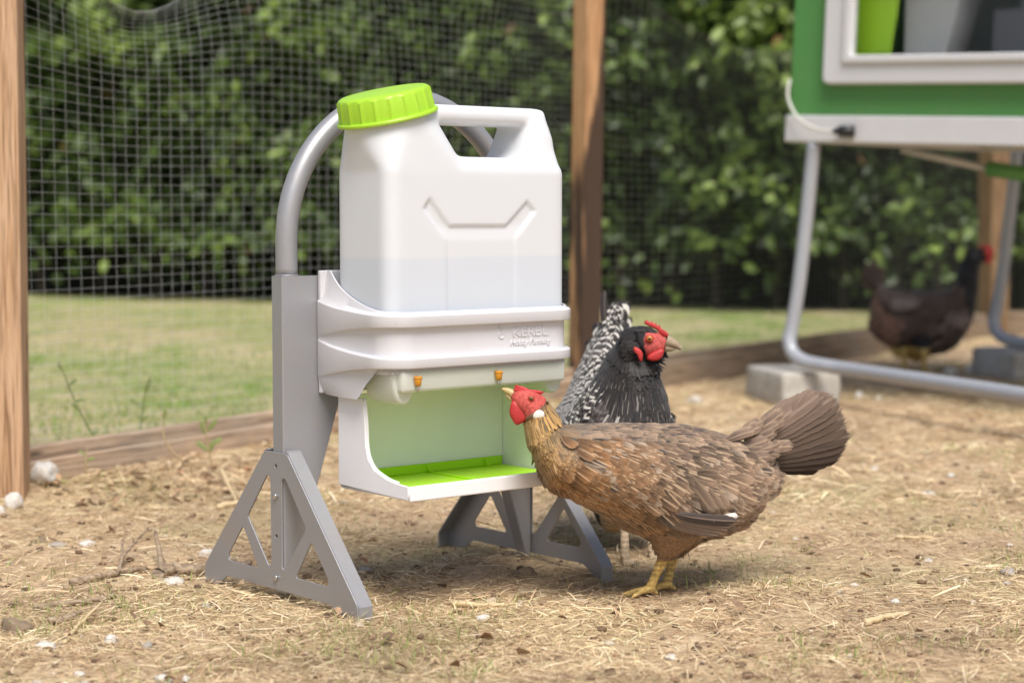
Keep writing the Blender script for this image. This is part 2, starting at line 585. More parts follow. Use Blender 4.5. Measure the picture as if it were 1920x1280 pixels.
C = np.repeat(np.concatenate([cc, np.ones((n, 1))], 1)[:, None], len(iv), 1).reshape(-1, 4)
MAT_CRUMB = attr_mat('soil_crumb', .9, 0, .3, 300)
tag(add_obj('soil_crumbs', np_mesh('soil_crumbs', V.reshape(-1, 3), F3, {'col': C}), MAT_CRUMB), 'loose crumbs of brown soil and grit scattered over the run', 'soil', kind='stuff')

n = 620
P = run_points(n, 1.8, 5.5)
tt = rng.random(500)[:, None]
nf = FP[0] + (FP[1] - FP[0]) * tt; dn = np.array([.86, -.51]) * (.04 + .28 * rng.random((500, 1)) ** 1.3)
P[:500] = nf + dn
a = rng.random(n) * 6.283; L = .006 + .018 * rng.random(n) ** 1.6
tmpl = np.array([(0, 0), (.25, .32), (.6, .36), (1, 0), (.6, -.36), (.25, -.32)])
ca, sa = np.cos(a), np.sin(a)
tx = tmpl[None, :, 0] * L[:, None]; ty = tmpl[None, :, 1] * L[:, None]
tiltx, tilty = rng.normal(0, .35, n), rng.normal(0, .35, n)
curl = (tmpl[None, :, 1] ** 2) * L[:, None] * (rng.random(n)[:, None] * 2)
V = np.stack([P[:, :1] + tx * ca[:, None] - ty * sa[:, None], P[:, 1:] + tx * sa[:, None] + ty * ca[:, None],
              (gz(P[:, 0], P[:, 1]) + .004 + .006 * rng.random(n))[:, None] + np.abs(tx * tiltx[:, None] + ty * tilty[:, None]) + curl], -1)
Ff = (np.arange(n)[:, None, None] * 6 + np.array([(0, 1, 2, 3), (0, 3, 4, 5)])[None]).reshape(-1, 4)
cc = np.array([(.34, .22, .13), (.25, .16, .10), (.48, .34, .21), (.36, .19, .11)])[rng.choice(4, n, p=[.4, .3, .25, .05])] * (.7 + .6 * rng.random((n, 1)))
C = np.repeat(np.concatenate([cc, np.ones((n, 1))], 1)[:, None], 6, 1).reshape(-1, 4)
tag(add_obj('leaf_litter', np_mesh('leaf_litter', V.reshape(-1, 3), Ff, {'col': C}), attr_mat('dead_leaf', .8, .1, .3, 150)),
    'curled brown dead leaves and chips scattered along the fence boards', 'leaf litter', kind='stuff')

# ------------------------------------------------------------------ hedge
hp = smooth_path([(-6.5, 12.4), (-2, 10.35), (.975, 8.95), (2.6, 8.62), (7.5, 8.5)], 30)
hd = np.gradient(hp, axis=0); hd /= np.linalg.norm(hd, axis=1)[:, None]
hn = np.stack([hd[:, 1], -hd[:, 0]], 1)                # towards the run
hlen = np.concatenate([[0], np.cumsum(np.hypot(*np.diff(hp, axis=0).T))])


def hedge_at(s):
    i = np.clip(np.searchsorted(hlen, s) - 1, 0, len(hp) - 2)
    f = ((s - hlen[i]) / (hlen[i + 1] - hlen[i]))[:, None]
    return hp[i] * (1 - f) + hp[i + 1] * f, hn[i]


hedge = empty('garden_hedge', (hp[60][0], hp[60][1], 0))
tag(hedge, 'tall dense green leafy hedge behind the lawn and wire fence', 'hedge')
hinv = Matrix.Translation(-hedge.location)


def hed_add(name, me, mat, **kw):
    me.transform(hinv); return add_obj(name, me, mat, hedge, **kw)


n = 60000
s = 3.2 + rng.random(n) * (hlen[-1] - 7.2)
z = .12 + 2.5 * rng.random(n) ** .85
keep = (z > .34) | (rng.random(n) < .16)
s, z = s[keep], z[keep]; n = len(s)
b, nr = hedge_at(s)
prof = np.array([mnoise.noise(Vector((a_ * 1.6, b_ * 1.9, 3.))) * .24 + mnoise.noise(Vector((a_ * 5.2, b_ * 5.2, 8.))) * .19 for a_, b_ in zip(s, z)])
dep = prof - .42 * rng.random(n) ** 1.4
P3 = np.concatenate([b + nr * dep[:, None], z[:, None]], 1)
out3 = np.concatenate([nr, np.full((n, 1), .35)], 1)
D = rng.normal(0, .55, (n, 3)) + np.array([0, 0, -.35]) + .35 * out3; D /= np.linalg.norm(D, axis=1)[:, None]
N = out3 + rng.normal(0, .55, (n, 3)) + np.array([0, 0, .45]); N -= D * (N * D).sum(1)[:, None]; N /= np.linalg.norm(N, axis=1)[:, None]
S = np.cross(N, D)
L = .045 + .048 * rng.random(n); W = L * (.55 + .15 * rng.random(n))
lt = np.array([(0, 0, 0), (.3, .42, .10), (.68, .38, .08), (1, 0, -.12), (.68, -.38, .08), (.3, -.42, .10), (.5, 0, -.02)])
V = P3[:, None] + D[:, None] * (lt[None, :, 0, None] * L[:, None, None]) + S[:, None] * (lt[None, :, 1, None] * W[:, None, None]) + N[:, None] * (lt[None, :, 2, None] * L[:, None, None])
Ff = (np.arange(n)[:, None, None] * 7 + np.array([(0, 1, 2, 6), (6, 2, 3, 3), (0, 6, 4, 5), (6, 3, 3, 4)])[None])
Ff = (np.arange(n)[:, None, None] * 7 + np.array([(0, 1, 6), (1, 2, 6), (2, 3, 6), (3, 4, 6), (4, 5, 6), (5, 0, 6)])[None]).reshape(-1, 3)
leaf_light = np.clip((dep + .13) * 2.3 + rng.normal(0, .2, n), 0, 1)[:, None]  # deeper leaves coloured darker, painting in the shade within the hedge
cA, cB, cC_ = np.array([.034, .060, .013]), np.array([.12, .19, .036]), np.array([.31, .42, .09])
cc = np.where(leaf_light < .5, cA + (cB - cA) * leaf_light * 2, cB + (cC_ - cB) * (leaf_light - .5) * 2) * (.75 + .5 * rng.random((n, 1)))
br = rng.random(n) < .004; cc[br] = np.array([.30, .17, .07])
C = np.repeat(np.concatenate([cc, np.ones((n, 1))], 1)[:, None], 7, 1).reshape(-1, 4)
MAT_LEAF = attr_mat('hedge_leaf', .42, .3, .15, 40, .5)
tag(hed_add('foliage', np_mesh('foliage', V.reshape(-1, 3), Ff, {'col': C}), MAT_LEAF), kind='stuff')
# near-black sheet standing in for the shade deep inside the hedge
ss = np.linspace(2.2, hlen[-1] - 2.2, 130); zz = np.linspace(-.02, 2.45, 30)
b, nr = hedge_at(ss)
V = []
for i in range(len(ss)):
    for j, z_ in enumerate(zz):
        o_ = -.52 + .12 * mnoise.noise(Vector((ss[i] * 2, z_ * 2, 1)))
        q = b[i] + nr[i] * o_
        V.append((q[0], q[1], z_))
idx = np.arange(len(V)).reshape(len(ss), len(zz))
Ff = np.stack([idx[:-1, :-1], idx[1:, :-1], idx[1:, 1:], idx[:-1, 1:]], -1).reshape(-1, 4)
hed_add('inner_shade', np_mesh('inner_shade', np.array(V), Ff), plain('hedge_inner_shade', (.008, .009, .005), .95, .5, 12))
MAT_STEM = plain('hedge_stem', (.035, .028, .02), .9, .3, 20)
for i in range(34):
    q, r_ = hedge_at(np.array([3.4 + i * .28 + .1 * random.random()]))
    x0, y0 = q[0] - r_[0] * (.22 + .15 * random.random())
    pts = [(x0 + .05 * k * (random.random() - .5), y0 + .05 * k * (random.random() - .5), -.03 + .42 * k) for k in range(5)]
    me = np_mesh('stem', *tube_arrays(smooth_path(pts, 3), np.linspace(.028, .01, 13), 6))
    hed_add('stem', me, MAT_STEM, smooth=True)

# ------------------------------------------------------------------ fence
fence = empty('wire_fence', (FP[0][0], FP[0][1], 0))
tag(fence, 'timber post fence with white square wire netting and low kickboards round the run', 'fence')
finv = Matrix.Translation(-fence.location)


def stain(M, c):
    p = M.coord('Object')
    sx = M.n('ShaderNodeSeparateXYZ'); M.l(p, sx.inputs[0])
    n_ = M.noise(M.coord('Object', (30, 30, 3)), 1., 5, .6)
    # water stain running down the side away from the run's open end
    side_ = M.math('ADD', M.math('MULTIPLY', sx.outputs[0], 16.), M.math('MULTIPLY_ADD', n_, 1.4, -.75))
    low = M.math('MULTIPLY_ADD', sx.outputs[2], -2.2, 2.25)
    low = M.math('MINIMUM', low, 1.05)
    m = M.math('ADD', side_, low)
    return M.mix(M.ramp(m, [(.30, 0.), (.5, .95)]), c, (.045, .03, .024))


MAT_POST = wood('post_pine', (.58, .385, .245), (.46, .28, .155), (.19, .10, .055))
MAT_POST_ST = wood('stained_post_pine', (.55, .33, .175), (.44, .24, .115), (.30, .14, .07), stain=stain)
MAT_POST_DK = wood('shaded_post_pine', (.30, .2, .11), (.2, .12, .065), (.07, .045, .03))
MAT_BOARD = wood('kickboard_timber', (.58, .43, .30), (.45, .31, .205), (.25, .16, .10), 'X', grey=.45)


def post(x, y, w, d, rz, mat, lean=(0, 0), h=1.75):
    bm = box_bm((-w / 2, -d / 2, -.12), (w / 2, d / 2, h), .004, 2)
    bmesh.ops.bisect_plane(bm, geom=bm.verts[:] + bm.edges[:] + bm.faces[:], plane_co=(0, 0, h / 2), plane_no=(0, 0, 1))
    o = add_obj('post', bm_mesh('post', bm), mat, fence)
    o.location = (x - FP[0][0], y - FP[0][1], 0)
    o.rotation_euler = (lean[1], lean[0], rz)
    return o


fdir = FP[1] - FP[0]; FA = math.atan2(fdir[1], fdir[0])
post(-.868, 3.14, .09, .09, .12, MAT_POST, (.004, 0))
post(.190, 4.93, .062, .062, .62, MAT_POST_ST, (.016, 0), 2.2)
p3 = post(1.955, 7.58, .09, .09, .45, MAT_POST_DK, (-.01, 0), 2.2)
post(4.9, 7.45, .09, .09, .1, MAT_POST, (0, 0), 2.0)


MAT_BOARD_D = wood('dark_kickboard_timber', (.34, .25, .17), (.26, .18, .115), (.14, .09, .06), 'X', grey=.4)  # darker tone of the kickboard timber, for boards past the second post


def board(a, b, z0, z1, th, off, name='kickboard', wd=None):
    a = np.asarray(a); b = np.asarray(b); d = b - a; L = float(np.hypot(*d)); d = d / L
    bm = box_bm((0, -th / 2, z0), (L, th / 2, z1), .003, 2)
    cuts = int(L / .12)
    for k in range(1, cuts):
        bmesh.ops.bisect_plane(bm, geom=bm.verts[:] + bm.edges[:] + bm.faces[:], plane_co=(L * k / cuts, 0, 0), plane_no=(1, 0, 0))
    for v_ in bm.verts:
        v_.co.z += .003 * mnoise.noise(Vector((v_.co.x * 2, 7 * L, 0))) ; v_.co.y += .004 * mnoise.noise(Vector((v_.co.x * 1.5, 3, L)))
    o = add_obj(name, bm_mesh(name, bm), wd or MAT_BOARD, fence)
    n_ = np.array([-d[1], d[0]])
    q = a + n_ * off
    o.location = (q[0] - FP[0][0], q[1] - FP[0][1], 0); o.rotation_euler = (0, 0, math.atan2(d[1], d[0]))
    return o


pre = FP[0] - (FP[1] - FP[0]) * .9
board(pre, FP[0], -.06, .092, .028, .0)
board(FP[0], FP[1], -.06, .092, .024, .018)
board(FP[0], FP[1], -.06, .070, .022, -.012)
board(FP[1], FP[2], -.06, .096, .026, .012, wd=MAT_BOARD_D)
board(FP[1], FP[2], -.06, .078, .016, -.016, wd=MAT_BOARD_D)
board(FP[2], FP[3], -.06, .10, .026, .012, wd=MAT_BOARD_D)

MAT_WIRE = plain('net_wire', (.55, .56, .55), .5, .12, 40, .2)


def netting(a, b, z0, ztop, sx, sz, r, seed, sag, wire=None):
    """square netting between two posts: each thread its own run of tube, warped as hung"""
    a = np.asarray(a); b = np.asarray(b); d = b - a; L = float(np.hypot(*d)); d = d / L; n_ = np.array([-d[1], d[0]])
    nu, nz = int(L / sx), int((ztop - z0) / sz)

    def pos(u, w):                                     # u along 0..1, w up 0..1
        dip = sag(u)
        top = ztop - dip
        z = z0 + (ztop - z0) * w - dip * w ** 5
        bunch = np.clip((w - .72) / .28, 0, 1) ** 2
        x = u * L + .012 * mnoise.noise(Vector((u * L * 1.2, w * 2.2, seed))) * math.sin(math.pi * u) + .035 * bunch * mnoise.noise(Vector((u * L * 2, 1, seed)))
        z += (.007 + .016 * bunch) * mnoise.noise(Vector((u * L * 1.1, w * 1.8, seed + 5)))
        o = .035 + .014 * math.sin(math.pi * u) * mnoise.noise(Vector((u * L * 1.5, w * 2, seed + 9))) + .05 * bunch * mnoise.noise(Vector((u * L * 2.2, w * 3, seed + 2)))
        q = a + d * x + n_ * o
        return (q[0], q[1], z)
    V, F, o_ = [], [], 0
    for i in range(nu + 1):
        P = [pos(i / nu, j / 24) for j in range(25)]
        v_, f_ = tube_arrays(P, r, 3, o_); V.append(v_); F.append(f_); o_ += len(v_)
    for j in range(nz + 1):
        P = [pos(i / 40, j / nz) for i in range(41)]
        v_, f_ = tube_arrays(P, r * (2.0 if j == nz else 1), 3, o_); V.append(v_); F.append(f_); o_ += len(v_)
    me = np_mesh('netting', np.concatenate(V), np.concatenate(F)); me.transform(finv)
    return add_obj('netting', me, wire or MAT_WIRE, fence, True)


MAT_WIRE_D = plain('dark_net_wire', (.20, .21, .19), .6, .12, 40, .2)  # darker tone of the net wire, for the panels past the second post
bump_ = lambda u, c_, w: math.exp(-((u - c_) / w) ** 2)
netting(FP[0], FP[1], .08, 1.06, .0305, .0190, .00031, 1.0, lambda u: .175 * bump_(u, .17, .13) + .04 * bump_(u, .5, .3))
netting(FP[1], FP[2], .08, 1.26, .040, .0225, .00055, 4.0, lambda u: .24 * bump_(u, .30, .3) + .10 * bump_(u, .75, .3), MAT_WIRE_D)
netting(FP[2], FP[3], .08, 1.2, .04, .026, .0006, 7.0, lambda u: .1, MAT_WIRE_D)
netting(pre, FP[0], .08, 1.05, .034, .022, .0008, 9.0, lambda u: .05)

# ------------------------------------------------------------------ feeder and drinker stand
MAT_STEEL = plain('silver_powder_coat', (.35, .352, .37), .40, .05, 400, .4, .15, dirt=.55)
MAT_SCREW = plain('screw_zinc', (.62, .61, .58), .3, .1, 300, .9)
MAT_WHITE = plain('light_grey_plastic', (.64, .635, .66), .40, .025, 25, 0, .06, dirt=.16)
MAT_FEED = plain('feed_box_plastic', (.86, .855, .87), .4, .025, 25, 0, .05, dirt=.10)
MAT_LIME = plain('lime_plastic', (.36, .62, .03), .42, .05, 40, 0, .05, dirt=.12)
MAT_TRAYLIME = plain('tray_lime_plastic', (.40, .74, .012), .38, .03, 30, dirt=.12)
MAT_ORANGE = plain('orange_nipple', (.58, .25, .02), .35, .15, 200)
MAT_DARKHOLE = plain('hole_black', (.02, .02, .02), .8, .2, 50)
M = Mat('milky_trough'); v = M.coord()
M.set(Base_Color=M.mix(M.noise(v, 18, 4), (.82, .84, .78), (.87, .88, .83)), Roughness=.32, Transmission_Weight=.0, Subsurface_Weight=0.)
tr = M.n('ShaderNodeBsdfTranslucent'); tr.inputs[0].default_value = (.94, .95, .90, 1)
mx = M.n('ShaderNodeMixShader'); mx.inputs[0].default_value = .45
M.l(M.b.outputs[0], mx.inputs[1]); M.l(tr.outputs[0], mx.inputs[2]); M.l(mx.outputs[0], M.out.inputs[0])
MAT_MILKY = M.m

FO = gp(675, 1170)
ALPHA = math.radians(40)
E1 = np.array([math.cos(ALPHA), math.sin(ALPHA), 0]); E2 = np.array([math.sin(ALPHA), -math.cos(ALPHA), 0])
FO = FO - .18 * E2
feeder = empty('feeder_stand', tuple(FO), ALPHA)
tag(feeder, 'silver steel stand with hooped tube, triangular feet, grey holder and feed box', 'feeder stand')
W_ = .418                                               # between the two feet; local x along the stand, local -y to the front


MW = [W_]
def mu(u, s): return u if s == 0 else MW[0] - u            # s = 1: mirrored half


foot_out = [(-.18, 0), (-.145, 0), (-.122, .0155), (.122, .0155), (.145, 0), (.18, 0), (.18, .022), (.026, .194), (-.026, .194), (-.18, .022)]
hA = [(-.0205, .160), (-.0135, .160), (-.0125, .046), (-.018, .044), (-.069, .103), (-.068, .108)]
hB = [(-.0805, .088), (-.044, .0375), (-.117, .0375), (-.1175, .046)]
hA = [(-.021, .163), (-.013, .160), (-.0125, .044), (-.019, .0435), (-.0695, .1035)]
hB = [(-.081, .089), (-.043, .0370), (-.117, .0370), (-.1185, .045)]
holes = [fillet(hA, .004, 3), fillet(hB, .006, 3)]
holes += [[(-x, y) for x, y in h_][::-1] for h_ in holes]
rnd_hole = lambda cx, cy, r: [(cx + r * math.cos(t), cy + r * math.sin(t)) for t in np.linspace(0, 2 * math.pi, 12, endpoint=False)]
holes += [rnd_hole(0, .176, .0028), rnd_hole(0, .085, .0028)]
fo = []
for k, p in enumerate(foot_out): fo.append(p)
fo = fillet(fo, .006, 3)
TH = .0022


def sheet(name, quad_path, width_vec, mat, parent, th=.0022):
    """bent strip: path points swept by width_vec, given thickness"""
    P = np.asarray(quad_path, float); w = np.asarray(width_vec, float)
    T = np.gradient(P, axis=0); T /= np.linalg.norm(T, axis=1)[:, None]
    nrm = np.cross(T, w); nrm /= np.linalg.norm(nrm, axis=1)[:, None]
    bm = bmesh.new(); rows = []
    for p, q in zip(P, nrm):
        rows.append([bm.verts.new(p - q * th / 2), bm.verts.new(p + w - q * th / 2), bm.verts.new(p + w + q * th / 2), bm.verts.new(p + q * th / 2)])
    for a_, b_ in zip(rows[:-1], rows[1:]):
        for i in range(4): bm.faces.new((a_[i], a_[(i + 1) % 4], b_[(i + 1) % 4], b_[i]))
    bm.faces.new(rows[0]); bm.faces.new(rows[-1])
    return add_obj(name, bm_mesh(name, bm), mat, parent)


for s in (0, 1):
    ft = plate('foot', [fo] + holes, TH, lambda x, y, w, s=s: (mu(-.0025, s) + w, -x, y), MAT_STEEL, feeder, .0003)
    for sgn in (1, -1):                                 # folded edges of the triangular foot
        path = [(mu(-.0022, s), -sgn * x, y) for x, y in ((.021, .196), (.026, .1945), (.05, .168), (.10, .1115), (.16, .0447), (.1785, .0235), (.1805, .0205), (.1805, .010), (.1805, 0.0))]
        sheet('edge_flange', path, ((.020 if s == 0 else -.020), 0, 0), MAT_STEEL, ft)
    sgn_ = -1 if s == 0 else 1
    for z_ in (.137, .031):
        bm = bmesh.new()
        bmesh.ops.create_cone(bm, cap_ends=True, segments=16, radius1=.0042, radius2=.0036, depth=.003, matrix=Matrix.Rotation(math.pi / 2, 4, 'Y'))
        bmesh.ops.bevel(bm, geom=[e for e in bm.edges], offset=.0006, segments=1, affect='EDGES')
        sl = box_bm((-.0022, -.0005, -.003), (.0022, .0005, .003)); sl.free()
        o = add_obj('screw', bm_mesh('screw', bm), MAT_SCREW, ft, True); o.location = (mu(-.0052, s), 0, z_)
    # upright: narrow flange on the foot, tapered fin facing the front, folded inner edge
    bm = bmesh.new()
    prof = lambda z_: .004 + (.083 * min(1., z_ / .252) if z_ < .252 else .083 + (z_ - .252) * .10)
    zs = [.012, .06, .12, .18, .252, .33, .42]
    rows = []
    for z_ in zs:
        w_ = prof(z_)
        pts = [(0.000, .011), (0.000, -.0115), (.0015, -.013), (w_ - .0015, -.013), (w_, -.0115), (w_, .008)]
        t_ = .002
        inn = [(t_, .011), (t_, -.0108), (.003, -.011), (w_ - .003, -.011), (w_ - t_, -.0105), (w_ - t_, .008)]
        loop = pts + inn[::-1]
        rows.append([bm.verts.new((mu(x, s), y, z_)) for x, y in loop])
    for a_, b_ in zip(rows[:-1], rows[1:]):
        m_ = len(a_)
        for i in range(m_): bm.faces.new((a_[i], a_[(i + 1) % m_], b_[(i + 1) % m_], b_[i]))
    for rr in (rows[0], rows[-1]):
        for i in range(5): bm.faces.new((rr[i], rr[i + 1], rr[10 - i], rr[11 - i]))
    add_obj('upright', bm_mesh('upright', bm), MAT_STEEL, feeder)

# hoop
R_, zc, uc = .1905, .464, .209
pth = [(uc - R_, 0.003, z_) for z_ in (.4185, .43, .44)]
pth += [(uc - R_ * math.cos(t), .003, zc + R_ * math.sin(t)) for t in np.linspace(0, math.pi, 44)]
pth += [(uc + R_, .003, z_) for z_ in (.44, .43, .4185)]
pth = [(p[0], -.0035 + .004, p[2]) for p in pth]
tube('hoop_tube', [(p[0], .0045, p[2]) for p in pth], .0142, MAT_STEEL, feeder, 20)
for s in (0, 1):
    tube('weld_bead', [(mu(.0185, s) + .0145 * math.cos(t), .0045 + .0145 * math.sin(t), .4205) for t in np.linspace(0, 6.28, 18)], .0011, MAT_STEEL, feeder, 6)

MW[0] = .41
# holder: lofted wall with two ribs that fan out towards the back
path2 = []
for v_ in np.linspace(.0145, .138, 18): path2.append((.0455 + .008 * max(0., 1 - (v_ - .0145) / .06) ** 2, v_))
for t in np.linspace(0, math.pi / 2, 22)[1:]: path2.append((.0455 + .044 * (1 - math.cos(t)), .138 + .044 * math.sin(t)))
for u_ in np.linspace(.0895, .205, 10)[1:]: path2.append((u_, .182))
path2 = np.array(path2)
right = np.stack([.41 - path2[::-1, 0], path2[::-1, 1]], 1)[1:]
# the right-hand end is squarer than the left in view: same wall, mirrored
full = np.concatenate([path2, right])
tg = np.gradient(full, axis=0); tg /= np.linalg.norm(tg, axis=1)[:, None]
nm = np.stack([-tg[:, 1], tg[:, 0]], 1)
ctr = np.array([.205, .09])
flip = np.sign(((full - ctr) * nm).sum(1)); nm *= np.where(flip == 0, 1, flip)[:, None]
arc = np.concatenate([[0], np.cumsum(np.hypot(*np.diff(path2, axis=0).T))])
tt = np.clip(arc / .185, 0, 1)                           # 0 at the back edge, 1 where the front begins
tt = np.concatenate([tt, tt[::-1][1:]])
ease = lambda t: 1 - (1 - t) ** 2.2
mixv = lambda a, b, t: a + (b - a) * t
rows = []
for i, (q, n_, t) in enumerate(zip(full, nm, tt)):
    e = ease(t)
    h1 = math.sin(min(1, t * 1.15) * math.pi / 2)
    zt = mixv(.427, .378, 1 - (1 - max(0., (t - .09) / .91)) ** 2.6)            # inner lip
    zr = mixv(.389, .3745, e)                            # ridge of the upper rib
    zrb = mixv(.341, .3595, h1)                          # its lower edge
    zl = mixv(.339, .3215, e)                            # ridge of the lower rib
    zlb = mixv(.288, .3085, h1)
    sk = .266 if t < .5 else mixv(.266, .3045, min(1, ((t - .5) / .22)) ** .7)
    dp = .0075 * h1
    prof = [(-.006 - .004 * (1 - h1), sk), (-dp - .001, (sk + zlb) / 2), (-dp, zlb - .001), (0.0, zlb), (.0008, zlb + .0015), (.0008, zl - .0018), (-.0006, zl),
            (-dp + .0005, zl + .0006), (-dp, zl + .003), (-dp, zrb - .002), (-dp + .0005, zrb - .0006), (0.0, zrb), (.0008, zrb + .0015), (.0008, zr - .0018), (-.0006, zr),
            (-.004 - .003 * (1 - e), zr + (zt - zr) * .25 + .0004), (-.0055 - .006 * (1 - e), zt), (-.0075 - .006 * (1 - e), zt), (-.0085 - .005 * (1 - e), zt - .004), (-.010, .30)]
    rows.append([(q[0] + n_[0] * o_, -(q[1] + n_[1] * o_), z_) for o_, z_ in prof])
R3 = np.array(rows)
nr_, npf = R3.shape[:2]
idx = np.arange(nr_ * npf).reshape(nr_, npf)
Fh = np.stack([idx[:-1, :-1], idx[1:, :-1], idx[1:, 1:], idx[:-1, 1:]], -1).reshape(-1, 4)
bm = bmesh.new()
bv = [bm.verts.new(p) for p in R3.reshape(-1, 3)]
for f_ in Fh: bm.faces.new([bv[k] for k in f_])
bm.faces.new([bv[k] for k in idx[0]]); bm.faces.new([bv[k] for k in idx[-1]])
me = bm_mesh('holder', bm)
holder = add_obj('holder', me, MAT_WHITE, feeder, True)
md = holder.modifiers.new('edges', 'EDGE_SPLIT'); md.split_angle = math.radians(32)
# back panel and floor of the holder
box('holder_back', (.0535, -.021, .268), (.3565, -.0145, .4265), MAT_WHITE, holder, .0015)
box('holder_floor', (.062, -.164, .3005), (.348, -.020, .3045), MAT_WHITE, holder, .001)

# raised lettering on the holder front
def lettering(txt, size, u, z, name, shear=0.0, sx=1.0):
    cu = bpy.data.curves.new(name, 'FONT'); cu.body = txt; cu.size = size; cu.extrude = .0006; cu.bevel_depth = .00018; cu.shear = shear
    cu.resolution_u = 3
    o = bpy.data.objects.new(name, cu); col.objects.link(o)
    me = bpy.data.meshes.new_from_object(o.evaluated_get(bpy.context.evaluated_depsgraph_get()))
    bpy.data.objects.remove(o)
    me.transform(Matrix.Translation((u, -.1747, z)) @ Matrix.Rotation(math.pi / 2, 4, 'X') @ Matrix.Diagonal((sx, 1, 1, 1)))
    return add_obj(name, me, MAT_WHITE, holder)


lettering('KERBL', .0175, .247, .3405, 'lettering', 0, 1.25)
lettering('Hobby Farming', .0105, .243, .3295, 'lettering', .35, 1.05)
ring = [(.2285 + .0042 * math.cos(t), -.1749, .3435 + .0042 * math.sin(t)) for t in np.linspace(2.3, 2 * math.pi + .9, 20)]
tube('emblem', ring, .0008, MAT_WHITE, holder, 6)
tube('emblem', [(.2235, -.1749, .3545), (.2285, -.1749, .3495), (.2305, -.1749, .352)], .0008, MAT_WHITE, holder, 6)

# milky drinking trough with nipples
bm = box_bm((.070, -.1745, .2780), (.340, -.095, .3050), .0045, 3)
trough = add_obj('drinking_trough', bm_mesh('drinking_trough', bm), MAT_MILKY, feeder, True)
for s in (0, 1):
    ol = [(.0, .306), (.0, .287), (.008, .271), (.022, .262), (.042, .2615), (.056, .268), (.068, .282), (.07, .306)]
    ol = fillet(ol, .01, 4)
    plate('end_bowl', [ol], .062, lambda x, y, w, s=s: (mu(.064, s) + (1 if s == 0 else -1) * x * .52, -.132 + w, y), MAT_MILKY, trough, .004)
for u_, z_ in ((.091, .291), (.221, .291)):
    bm = bmesh.new()
    bmesh.ops.create_cone(bm, cap_ends=True, segments=14, radius1=.0044, radius2=.0062, depth=.010)
    bmesh.ops.create_cone(bm, cap_ends=True, segments=14, radius1=.0066, radius2=.0062, depth=.004, matrix=Matrix.Translation((0, 0, .006)))
    bmesh.ops.bevel(bm, geom=bm.edges[:], offset=.0006, segments=1, affect='EDGES')
    nip = add_obj('nipple', bm_mesh('nipple', bm), MAT_ORANGE, trough, True); nip.location = (u_, -.1785, z_); nip.scale = (.85, .85, .92)
    tube('nipple_pin', [(0, 0, -.004), (0, 0, -.013)], .0018, MAT_SCREW, nip, 10)

# feed box under the holder
UL, UR, VB, VF, ZB, ZT = .068, .342, .040, .190, .1465, .266
side_o = [(VB, ZB + .004), (VB, ZT), (.094, ZT), (.096, .252), (.0985, .232), (.100, .206), (.105, .190), (.118, .177), (.145, .168), (VF, .1635), (VF, ZB)]
side_o = side_o[:9] + [(.165, .1650), (VF, .1635), (VF, ZB)]
feed = None
for s in (0, 1):
    o = plate('side_panel', [side_o], .003, lambda x, y, w, s=s: (mu(UL, s) + w, -x, y), MAT_FEED, None, .0008)
    if feed is None:
        feed = empty('feed_box', (0, 0, 0)); feed.parent = feeder
    o.parent = feed
    # rolled lip along the cut edge of the side
    tube('side_lip', smooth_path([(mu(UL + .0025, s), -x, y) for x, y in side_o[2:10]], 4), .0022, MAT_FEED, feed, 8)
box('back_panel', (UL + .002, -VB - .003, ZB), (UR - .002, -VB, ZT), MAT_FEED, feed, .0006)
box('floor_panel', (UL + .002, -VF + .004, ZB - .001), (UR - .002, -VB - .002, ZB + .002), MAT_FEED, feed, .0006)
box('front_lip', (UL + .0005, -VF - .003, ZB - .002), (UR - .0005, -VF + .0035, .1635), MAT_FEED, feed, .002, 3)
ins = box('tray_insert', (UL + .005, -VF + .006, .152), (UR - .005, -VB - .006, .1545), MAT_TRAYLIME, feed, .0006)
box('insert_rim', (UL + .005, -VB - .0065, .1546), (UR - .005, -VB - .0045, .1665), MAT_TRAYLIME, ins, .0005)
box('insert_rim', (UL + .005, -VF + .006, .1546), (UR - .005, -VF + .008, .159), MAT_TRAYLIME, ins, .0005)
for u_ in (.205,):
    box('divider', (u_ - .001, -VF + .012, .1546), (u_ + .001, -VB - .007, .157), MAT_TRAYLIME, ins, .0005)
for u_ in (.205, .305):
    bm = bmesh.new()
    vs3 = [bm.verts.new(p) for p in ((u_ - .001, -VB - .0067, .1546), (u_ - .001, -VB - .0067, .166), (u_ - .001, -VB - .017, .1546), (u_ + .001, -VB - .0067, .1546), (u_ + .001, -VB - .0067, .166), (u_ + .001, -VB - .017, .1546))]
    for f_ in ((0, 1, 2), (3, 5, 4), (0, 3, 4, 1), (1, 4, 5, 2), (2, 5, 3, 0)): bm.faces.new([vs3[k] for k in f_])
    add_obj('gusset', bm_mesh('gusset', bm), MAT_TRAYLIME, ins)

# ------------------------------------------------------------------ water canister standing in the holder
can = empty('water_canister', tuple(FO + .205 * E1 + .105 * E2 + np.array([0, 0, .3055])), ALPHA)
tag(can, 'translucent white water canister with lime screw cap standing in the grey holder', 'canister')
cmat = Matrix.Translation((-.205, .105, -.3055))


def rrect(u0, u1, v0, v1, r, z, seg=6):
    out_ = []
    for cx, cy, a0 in ((u1 - r, v1 - r, 0), (u0 + r, v1 - r, 90), (u0 + r, v0 + r, 180), (u1 - r, v0 + r, 270)):
        for k in range(seg + 1):
            a_ = math.radians(a0 + 90 * k / seg); out_.append((cx + r * math.cos(a_), -(cy + r * math.sin(a_)), z))
    return out_


def hull_mesh(points):
    bm = bmesh.new()
    for p in points: bm.verts.new(p)
    r_ = bmesh.ops.convex_hull(bm, input=bm.verts[:])
    bmesh.ops.delete(bm, geom=[g_ for g_ in r_['geom_interior'] if isinstance(g_, bmesh.types.BMVert)], context='VERTS')
    return bm_mesh('hull', bm)


